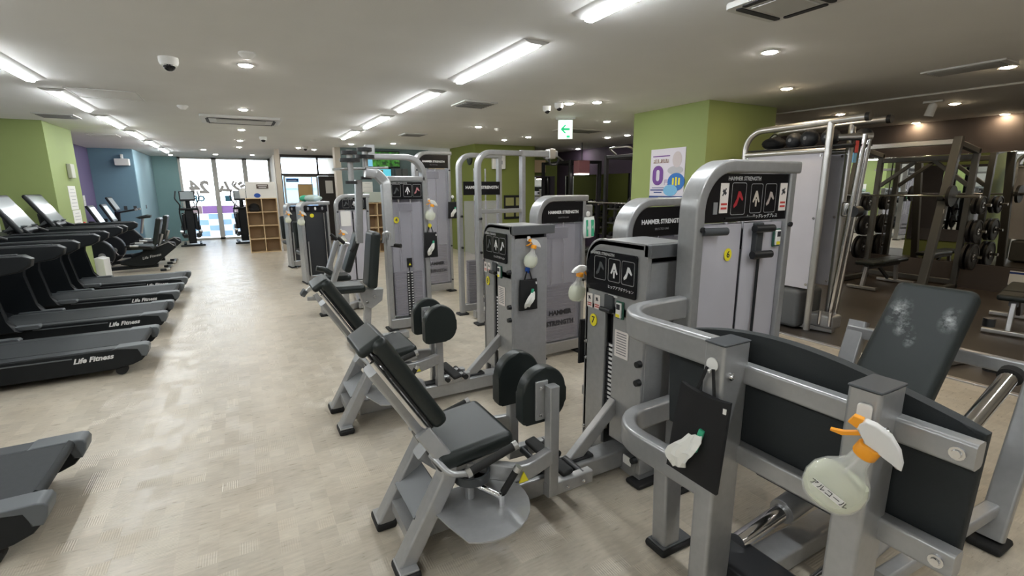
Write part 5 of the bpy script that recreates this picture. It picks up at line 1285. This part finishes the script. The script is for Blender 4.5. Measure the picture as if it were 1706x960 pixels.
g = G(); g.box((pw * .10, -.0112, -ph * .452), (pw * .62, .002, ph * .03)); obj('print_line', g, YEL, pp)
for k in range(3):
    g = G(); g.box((pw * (.20 + .085 * k), -.0125, -ph * .13), (pw * .045, .002, ph * (.16 - .03 * abs(k - 1)))); obj('print_column', g, YEL, pp)
# pale portrait area, kept as plain tones
pdisc('pale_photo_tone', pw * .28, ph * .28, pw * .13, ph * .15, mat('poster_skin', (.55, .50, .52), .6), -.008); pdisc('pale_shirt_tone', pw * .24, ph * .08, pw * .22, ph * .08, mat('poster_grey', (.45, .46, .50), .6), -.0075)
p = at_x((783, 265), 5.1)
T = thing('wall_clock', 'round dark wall clock high on the olive column', 'clock', (5.1, p.y, p.z), -90)
g = G(); g.lathe([(.001, .03), (.13, .03), (.15, .02), (.15, 0), (.001, 0)], RX(90)); obj('case', g, PLASTIC, T)
g = G(); g.lathe([(.001, .001), (.12, .001), (.12, 0), (.001, 0)], T3(0, -.0305, 0) @ RX(90)); fc = obj('dial', g, mat('clock_dial', (.05, .06, .06), .4), T)
g = G(); g.box((.02, -.034, .03), (.08, .003, .012), RY(-50)); obj('hour_hand', g, TXTW, fc); g = G(); g.box((-.01, -.036, .04), (.09, .003, .008), RY(80)); obj('minute_hand', g, TXTW, fc)
p = at_y((829, 269), 11.0)
g = G(); g.box((0, -.05, 0), (.36, .10, .38), b=.02); T = obj('wall_unit', g, WHITE, None, (p.x, 11.0, p.z)); tag(T, 'white square wall unit high on the olive column', 'wall unit')
g = G(); g.box((.05, -.102, -.03), (.07, .006, .09)); obj('emblem', g, mat('unit_grey', (.25, .27, .3), .5), T)
p = at_y((857, 345), 11.0)
T = thing('wall_posters', 'dark framed instruction board low on the olive column', 'notice board', (p.x, 11.0, p.z))
T.name = 'instruction_board'
g = G(); g.box((0, -.012, 0), (.62, .024, .60), b=.004); obj('board', g, PLASTIC, T)
for i in range(2):
    for j in range(2):
        g = G(); g.box((-.15 + .3 * i, -.026, .14 - .28 * j), (.24, .004, .2)); obj('sheet', g, mat('olive_sheet', (.30, .30, .12), .6), T)

# ---------------------------------------------------------------- functional trainer in front of the green column
O = Vector((5.6, 3.4, 0)); W = T3(-O.x, -O.y, 0)
T = thing('cable_trainer', 'tall chrome-framed cable trainer with grey panels before the green column', 'gym machine', O)
x = 5.56
for dx, nm in ((0, 'front_hoop'), (.42, 'rear_hoop')):
    g = G(W); g.tube(fillet([(x + dx, 4.02, .03), (x + dx, 4.02, 2.30), (x + dx, 2.70, 2.33)], .22, 9), .036, n=14); obj(nm, g, ALU, T)
    g = G(W); g.cyl((x + dx, 2.70, 2.33), (x + dx, 2.66, 2.33), .044, n=14); obj('end_cap', g, PLASTIC, T)
    g = G(W); g.cyl((x + dx, 3.03, .03), (x + dx, 3.03, 2.32), .036, n=14); obj('upright_tube', g, ALU, T)
    g = G(W); g.cyl((x + dx, 4.02, 2.03), (x + dx, 3.03, 2.03), .03, n=12); obj('cross_tube', g, ALU, T)
    g = G(W); g.box((x + dx, 3.53, 1.25), (.012, .92, 1.50), b=.004); obj('side_panel', g, SHROUD_S, T)
    for zz in (.55, 1.3, 1.98):
        for yy in (3.09, 3.97): bolt(T, W @ Vector((x + dx - .006, yy, zz)), (-1, 0, 0), .010)
g = G(W); g.box((x + .2, 3.5, .25), (.50, .75, .46), b=.05); obj('stack_housing', g, mat('housing_grey', (.10, .105, .11), .5), T)
# chrome pulley column on the near side
for dx in (.04, .14):
    g = G(W); g.cyl((x + dx + .15, 2.90, .05), (x + dx + .15, 2.78, 2.18), .026, n=14); obj('guide_column', g, CHROME, T)
g = G(W); g.cyl((x + .1, 3.0, 2.16), (x + .3, 2.76, 2.16), .035, n=14); obj('column_head', g, ALU, T)
g = G(W); g.box((x + .24, 2.88, 1.4), (.11, .09, .16), b=.02); cg = obj('pulley_carriage', g, CHROME, T)
g = G(W); g.cyl((x + .18, 2.80, 1.38), (x + .30, 2.80, 1.38), .06, n=18); obj('pulley', g, PLASTIC, cg)
g = G(W); g.box((x + .1, 2.81, 1.94), (.06, .012, .10), b=.002); obj('blue_label', g, PLB, T)
g = G(W); g.box((x + .1, 2.80, 2.05), (.05, .012, .12), b=.002); obj('red_label', g, RED, T)
g = G(W); g.bar([(x, 3.9, .04), (x + .2, 2.84, .04)], .10, .06, c=.012); obj('base_rail', g, ALU, T)
g = G(W); g.box((x + .2, 2.95, .14), (.20, .28, .16), b=.03); ft = obj('base_pulley', g, STEEL, T)
for yy in (2.84, 2.95): 
    g = G(W); g.cyl((x + .10, yy, .10), (x + .10, yy, .26), .02, n=10); obj('pin', g, CHROME, ft)
# medicine balls on the shelf of the trainer
g = G(W); g.box((x + .21, 3.4, 2.075), (.40, 1.2, .016), b=.004); obj('ball_shelf', g, mat('shelf_black', (.015, .015, .016), .5), T)
DIMP = mat('ball_rubber', (.035, .036, .04), .5, bump=.4, bscale=120)
for k, (yy, r, xx) in enumerate(((3.32, .095, 5.70), (3.52, .09, 5.74), (3.115, .095, 5.74), (2.90, .09, 5.97))):
    Tb = thing('medicine_ball', ('dark medicine ball in the middle of the cable trainer shelf', 'dark medicine ball beside the black bag on the trainer shelf', 'dark medicine ball next to the trainer upright tube', 'dark medicine ball over the chrome pulley column')[k], 'ball', (xx, yy, 2.083))
    g = G(); g.ball((0, 0, r), r, 20, 12); obj('ball', g, DIMP, Tb)
    g = G(); g.lathe([(.001, .002), (.02, .002), (.02, 0), (.001, 0)], T3(-r - .0005, 0, r) @ RY(-90)); obj('valve_badge', g, TXTG, Tb)
T = thing('gear_bag', 'black bag of bands lying on the cable trainer shelf', 'bag', (5.76, 3.78, 2.083))
g = G(); g.ball((0, 0, .075), (.13, .14, .075)); obj('body', g, CLOTH, T)
g = G(); g.tube(fillet([(0, -.08, .13), (0, 0, .20), (0, .08, .13)], .05), .008); obj('strap', g, CLOTH, T)

# ---------------------------------------------------------------- rack with bar, plate storage, benches
O = Vector((9.2, 3.8, 0)); W = T3(-O.x, -O.y, 0)
T = thing('squat_rack', 'dark grey squat rack with leaning posts, crossbars and barbell before the mirrors', 'rack', O)
for y in (3.22, 4.50):
    g = G(W); g.bar([(8.75, y - .02, .03), (9.25, y, 2.34)], .09, .11, up=(0, 1, 0), c=.012); obj('front_post', g, RACK, T)
    g = G(W); g.bar([(9.95, y, .03), (9.95, y, 2.20)], .08, .08, up=(0, 1, 0), c=.01); obj('rear_post', g, RACK, T)
    g = G(W); g.bar([(8.7, y, .05), (10.0, y, .05)], .08, .08, c=.01); obj('base_rail', g, RACK, T)
    g = G(W); g.bar([(9.22, y, 2.26), (9.97, y, 2.16)], .08, .08, c=.01); obj('top_rail', g, RACK, T)
    for z in (.55, .95, 1.35):
        g = G(W); s = -1 if y < 4 else 1
        g.cyl((9.95, y, z), (9.95, y + s * .28, z), .024, n=12); pg = obj('plate_peg', g, CHROME, T)
for z, x in ((2.28, 9.24), (2.08, 9.95), (.12, 9.95)):
    g = G(W); g.bar([(x, 3.2, z), (x, 4.52, z)], .07, .08, c=.01); obj('crossbar', g, ALU if x < 9.5 else RACK, T)
for s in (-1, 1):
    g = G(W); g.bar([(9.95, 3.86 + s * .12, 2.05), (9.95, 3.86 + s * .6, 1.65)], .05, .06, c=.008); obj('gusset_brace', g, RACK, T)
g = G(W); g.box((9.0, 3.16, 1.28), (.06, .003, .06)); obj('warning_sticker', g, PAPER, T)
PLATE = mat('weight_disc', (.012, .012, .013), .45)
def disc(label, c, r, th, grp, axis='y'):
    Td = thing('weight_disc', label, 'weight plate', c, 0 if axis == 'y' else 90, grp)
    g = G(); g.lathe([(.026, th / 2), (r * .35, th / 2), (r * .38, th * .3), (r * .82, th * .3), (r * .86, th / 2), (r, th * .4), (r, -th * .4), (r * .86, -th / 2), (r * .38, -th * .3), (.026, -th / 2)], RX(90)); obj('disc', g, PLATE, Td)
    g = G(); g.lathe([(.027, th / 2 + .002), (.045, th / 2 + .002), (.045, -th / 2 - .002), (.027, -th / 2 - .002)], RX(90)); obj('hub_ring', g, CHROME, Td)
    return Td
for y, s in ((3.22, -1), (4.50, 1)):
    for k, z in enumerate((.55, .95, 1.35)):
        for j in range(2):
            disc('black weight plate stored on a peg of the leaning squat rack', (9.95, y + s * (.10 + .07 * j), z - .002), (.21, .18, .14)[k], .045, 'weight plates on the squat rack')
Tb = thing('barbell', 'long chrome barbell resting across the squat rack with collars', 'barbell', (8.965, 3.86, 1.50))
g = G(); g.cyl((0, -.70, 0), (0, .70, 0), .015, n=12); obj('shaft', g, CHROME, Tb)
for s in (-1, 1):
    g = G(); g.cyl((0, s * .70, 0), (0, s * 1.08, 0), .025, n=14); sl = obj('sleeve', g, CHROME, Tb)
    g = G(); g.cyl((0, s * .68, 0), (0, s * .71, 0), .04, n=14); obj('collar', g, CHROME, sl)
    g = G(); g.cyl((0, s * .74, 0), (0, s * .78, 0), .15, n=22); obj('mounted_plate', g, PLATE, Tb)
for y in (3.22, 4.50):
    g = G(W); g.box((9.0, y, 1.462), (.12, .08, .05), b=.01); obj('bar_hook', g, PLASTIC, T)
def bench(label, loc, rz, tilt=0):
    T = thing('weight_bench', label, 'bench', loc, rz, 'weight benches')
    g = G(); g.box((.18, 0, .43), (.80, .28, .07), b=.028, seg=3); obj('back_cushion', g, VINYL, T)
    g = G(); g.box((-.42, 0, .43), (.34, .28, .07), b=.028, seg=3); obj('seat_cushion', g, VINYL, T)
    g = G(); g.bar([(-.5, 0, .36), (.52, 0, .36)], .08, .06, c=.01); obj('beam', g, STEEL_D, T)
    for x, w_ in ((-.48, .42), (.48, .55)):
        g = G(); g.bar([(x, 0, .36), (x * 1.15, 0, .06)], .07, .05, up=(0, 1, 0), c=.01); obj('leg', g, STEEL, T)
        g = G(); g.bar([(x * 1.15, -w_ / 2, .04), (x * 1.15, w_ / 2, .04)], .07, .05, c=.01); obj('foot_bar', g, ALU, T)
    g = G(); g.bar([(-.1, 0, .34), (.25, 0, .12)], .04, .05, c=.008); obj('strut', g, PLASTIC_G, T)
    return T
bench('black padded weight bench standing inside the squat rack', (9.25, 3.95, 0), 0)
bench('black padded weight bench standing alone on the dark rubber floor', (7.85, 1.92, 0), 10)
# dumbbell rack along the mirrors, plate tree
def dumbbell(label, c, r, L, grp, rz=0):
    Td = thing('dumbbell', label, 'dumbbell', c, rz, grp)
    g = G(); g.cyl((0, -L * .28, 0), (0, L * .28, 0), .016, n=10); obj('handle', g, CHROME, Td)
    for s in (-1, 1):
        g = G(); g.cyl((0, s * L * .25, 0), (0, s * L * .5, 0), r, r * .95, n=14); obj('head', g, PLATE, Td)
    return Td
def db_rack(label, loc, rz, n, group, dlabel, shelves=(.45, .80, 1.15)):
    T = thing('dumbbell_rack', label, 'rack', loc, rz)
    Lr = n * .2 + .1
    for s in (-1, 1):
        g = G(); g.bar([(s * Lr / 2, .15, .03), (s * Lr / 2, .15, shelves[-1] + .12)], .06, .08, up=(0, 1, 0)); obj('post', g, RACK, T)
        g = G(); g.bar([(s * Lr / 2, -.2, .03), (s * Lr / 2, .3, .03)], .06, .06); obj('foot', g, RACK, T)
    R = RZ(rz)
    for z in shelves:
        for yy in (-.10, .10):
            g = G(); g.bar([(-Lr / 2, yy, z - .03), (Lr / 2, yy, z - .03)], .04, .04); obj('shelf_rail', g, RACK, T)
        for k in range(n):
            p = R @ Vector((-Lr / 2 + .15 + .2 * k, 0, z + .055)); r_ = .045 + .012 * ((k + int(z * 10)) % 3)
            dumbbell(dlabel, (loc[0] + p.x, loc[1] + p.y, z - .01 + r_), r_, .28, group, rz)
db_rack('three-tier dumbbell rack in front of the plum wall mirrors', (8.25, 8.9, 0), -90, 7, 'dumbbells by the plum wall', 'black dumbbell lying on the rack by the plum wall mirrors')
db_rack('three-tier dumbbell rack in front of the olive end wall mirror', (7.62, 12.2, 0), 0, 7, 'dumbbells by the olive wall', 'black dumbbell lying on the rack under the cream wall panel')
db_rack('low dumbbell rack along the dark wall mirrors past the squat rack', (9.94, 1.1, 0), -90, 9, 'dumbbells by the dark wall', 'chrome-handled dumbbell on the low rack by the dark wall', (.42, .72))
# power rack near the plum wall
def power_rack(label, loc):
    T = thing('power_rack', label, 'rack', loc)
    for x in (-.35, .55):
        for y in (-.6, .6):
            g = G(); g.bar([(x, y, .02), (x, y, 2.3)], .075, .075, up=(0, 1, 0), c=.008); obj('post', g, mat('rack_black', (.014, .014, .016), .4, .2), T)
    for z in (2.27, .06):
        for y in (-.6, .6):
            g = G(); g.bar([(-.38, y, z), (.58, y, z)], .07, .07); obj('side_rail', g, MATS['rack_black'], T)
    g = G(); g.bar([(-.35, -.6, 2.27), (-.35, .6, 2.27)], .05, .06); obj('chin_bar', g, MATS['rack_black'], T)
    g = G(); g.bar([(.55, -.6, 2.27), (.55, .6, 2.27)], .05, .06); obj('rear_bar', g, MATS['rack_black'], T)
    g = G(); g.tube(fillet([(-.35, -.3, 2.3), (-.55, -.3, 2.42), (-.65, .0, 2.42), (-.55, .3, 2.42), (-.35, .3, 2.3)], .08), .02); obj('pull_up_grip', g, ALU, T)
    for y in (-.6, .6):
        g = G(); g.cyl((-.40, y, 1.3), (-.54, y, 1.3), .02); obj('bar_hook', g, CHROME, T)
        s = 1 if y > 0 else -1
        for z in (.5, .9, 1.3):
            g = G(); g.cyl((.55, y, z), (.55, y + s * .25, z), .024); obj('plate_peg', g, CHROME, T)
    return T
power_rack('black power rack near the plum wall with pull-up grips', (7.2, 7.6, 0))
for z in (.5, .9, 1.3):
    for y, s in ((7.0, -1), (8.2, 1)):
        disc('black weight plate stored on the black power rack', (7.75, y + s * .13, z - .002), .2 - .05 * (z > 1), .05, 'weight plates on the power rack')
power_rack('black power rack farther back beside the olive column', (7.42, 10.4, 0))
Tb = thing('barbell', 'chrome barbell held on the black power rack near the plum wall', 'barbell', (6.75, 7.6, 1.335))
g = G(); g.cyl((0, -.8, 0), (0, .8, 0), .015); obj('shaft', g, CHROME, Tb)
for s in (-1, 1):
    g = G(); g.cyl((0, s * .78, 0), (0, s * 1.05, 0), .025); obj('sleeve', g, CHROME, Tb)
bench('black padded weight bench in front of the black power rack', (6.1, 7.6, 0), 0)
# pendant lamp block seen over the racks
p = at_y((969, 280), 9.6)
T = thing('lamp_box', 'rose-coloured lamp box with lit underside hanging over the far racks', 'lamp', (p.x, 9.6, p.z))
g = G(); g.box((0, 0, .02), (.32, .22, .30), b=.01); obj('shade', g, mat('rose_shade', (.22, .09, .10), .5), T)
g = G(); g.box((0, 0, -.145), (.30, .20, .03), b=.006); obj('diffuser', g, mat('lit_box', (.9, .9, .9), .5, emit=(1, .95, .86), es=6), T)
g = G(); g.cyl((0, 0, .17), (0, 0, CEIL - p.z), .012); obj('stem', g, PLASTIC, T)
# laminated notice on the skirting
g = G(); g.box((-.004, 0, 0), (.006, .24, .22), b=.001); o = obj('notice', g, PAPER, None, (X1 - .04, 2.55, .25)); tag(o, 'white laminated notice on the brown skirting under the mirrors', 'notice')
g = G(); g.box((-.008, 0, .08), (.003, .24, .03)); obj('print_band', g, PNV, o)
# low steel frame on the rubber floor behind the leg press
T = thing('plate_loaded_base', 'low silver steel floor frame on the rubber floor behind the leg press', 'gym machine', (5.9, 1.2, 0)); T.name = 'floor_frame'
g = G(); g.bar([(.05, 1.05, .05), (.05, -1.0, .05)], .09, .09, c=.012); obj('side_rail', g, ALU, T)
g = G(); g.bar([(.05, .5, .05), (-.5, .6, .05)], .09, .08, c=.012); obj('cross_rail', g, ALU, T)
g = G(); g.cyl((-.1, .30, .0), (-.1, .30, .10), .06); obj('black_foot', g, RUBBER, T)
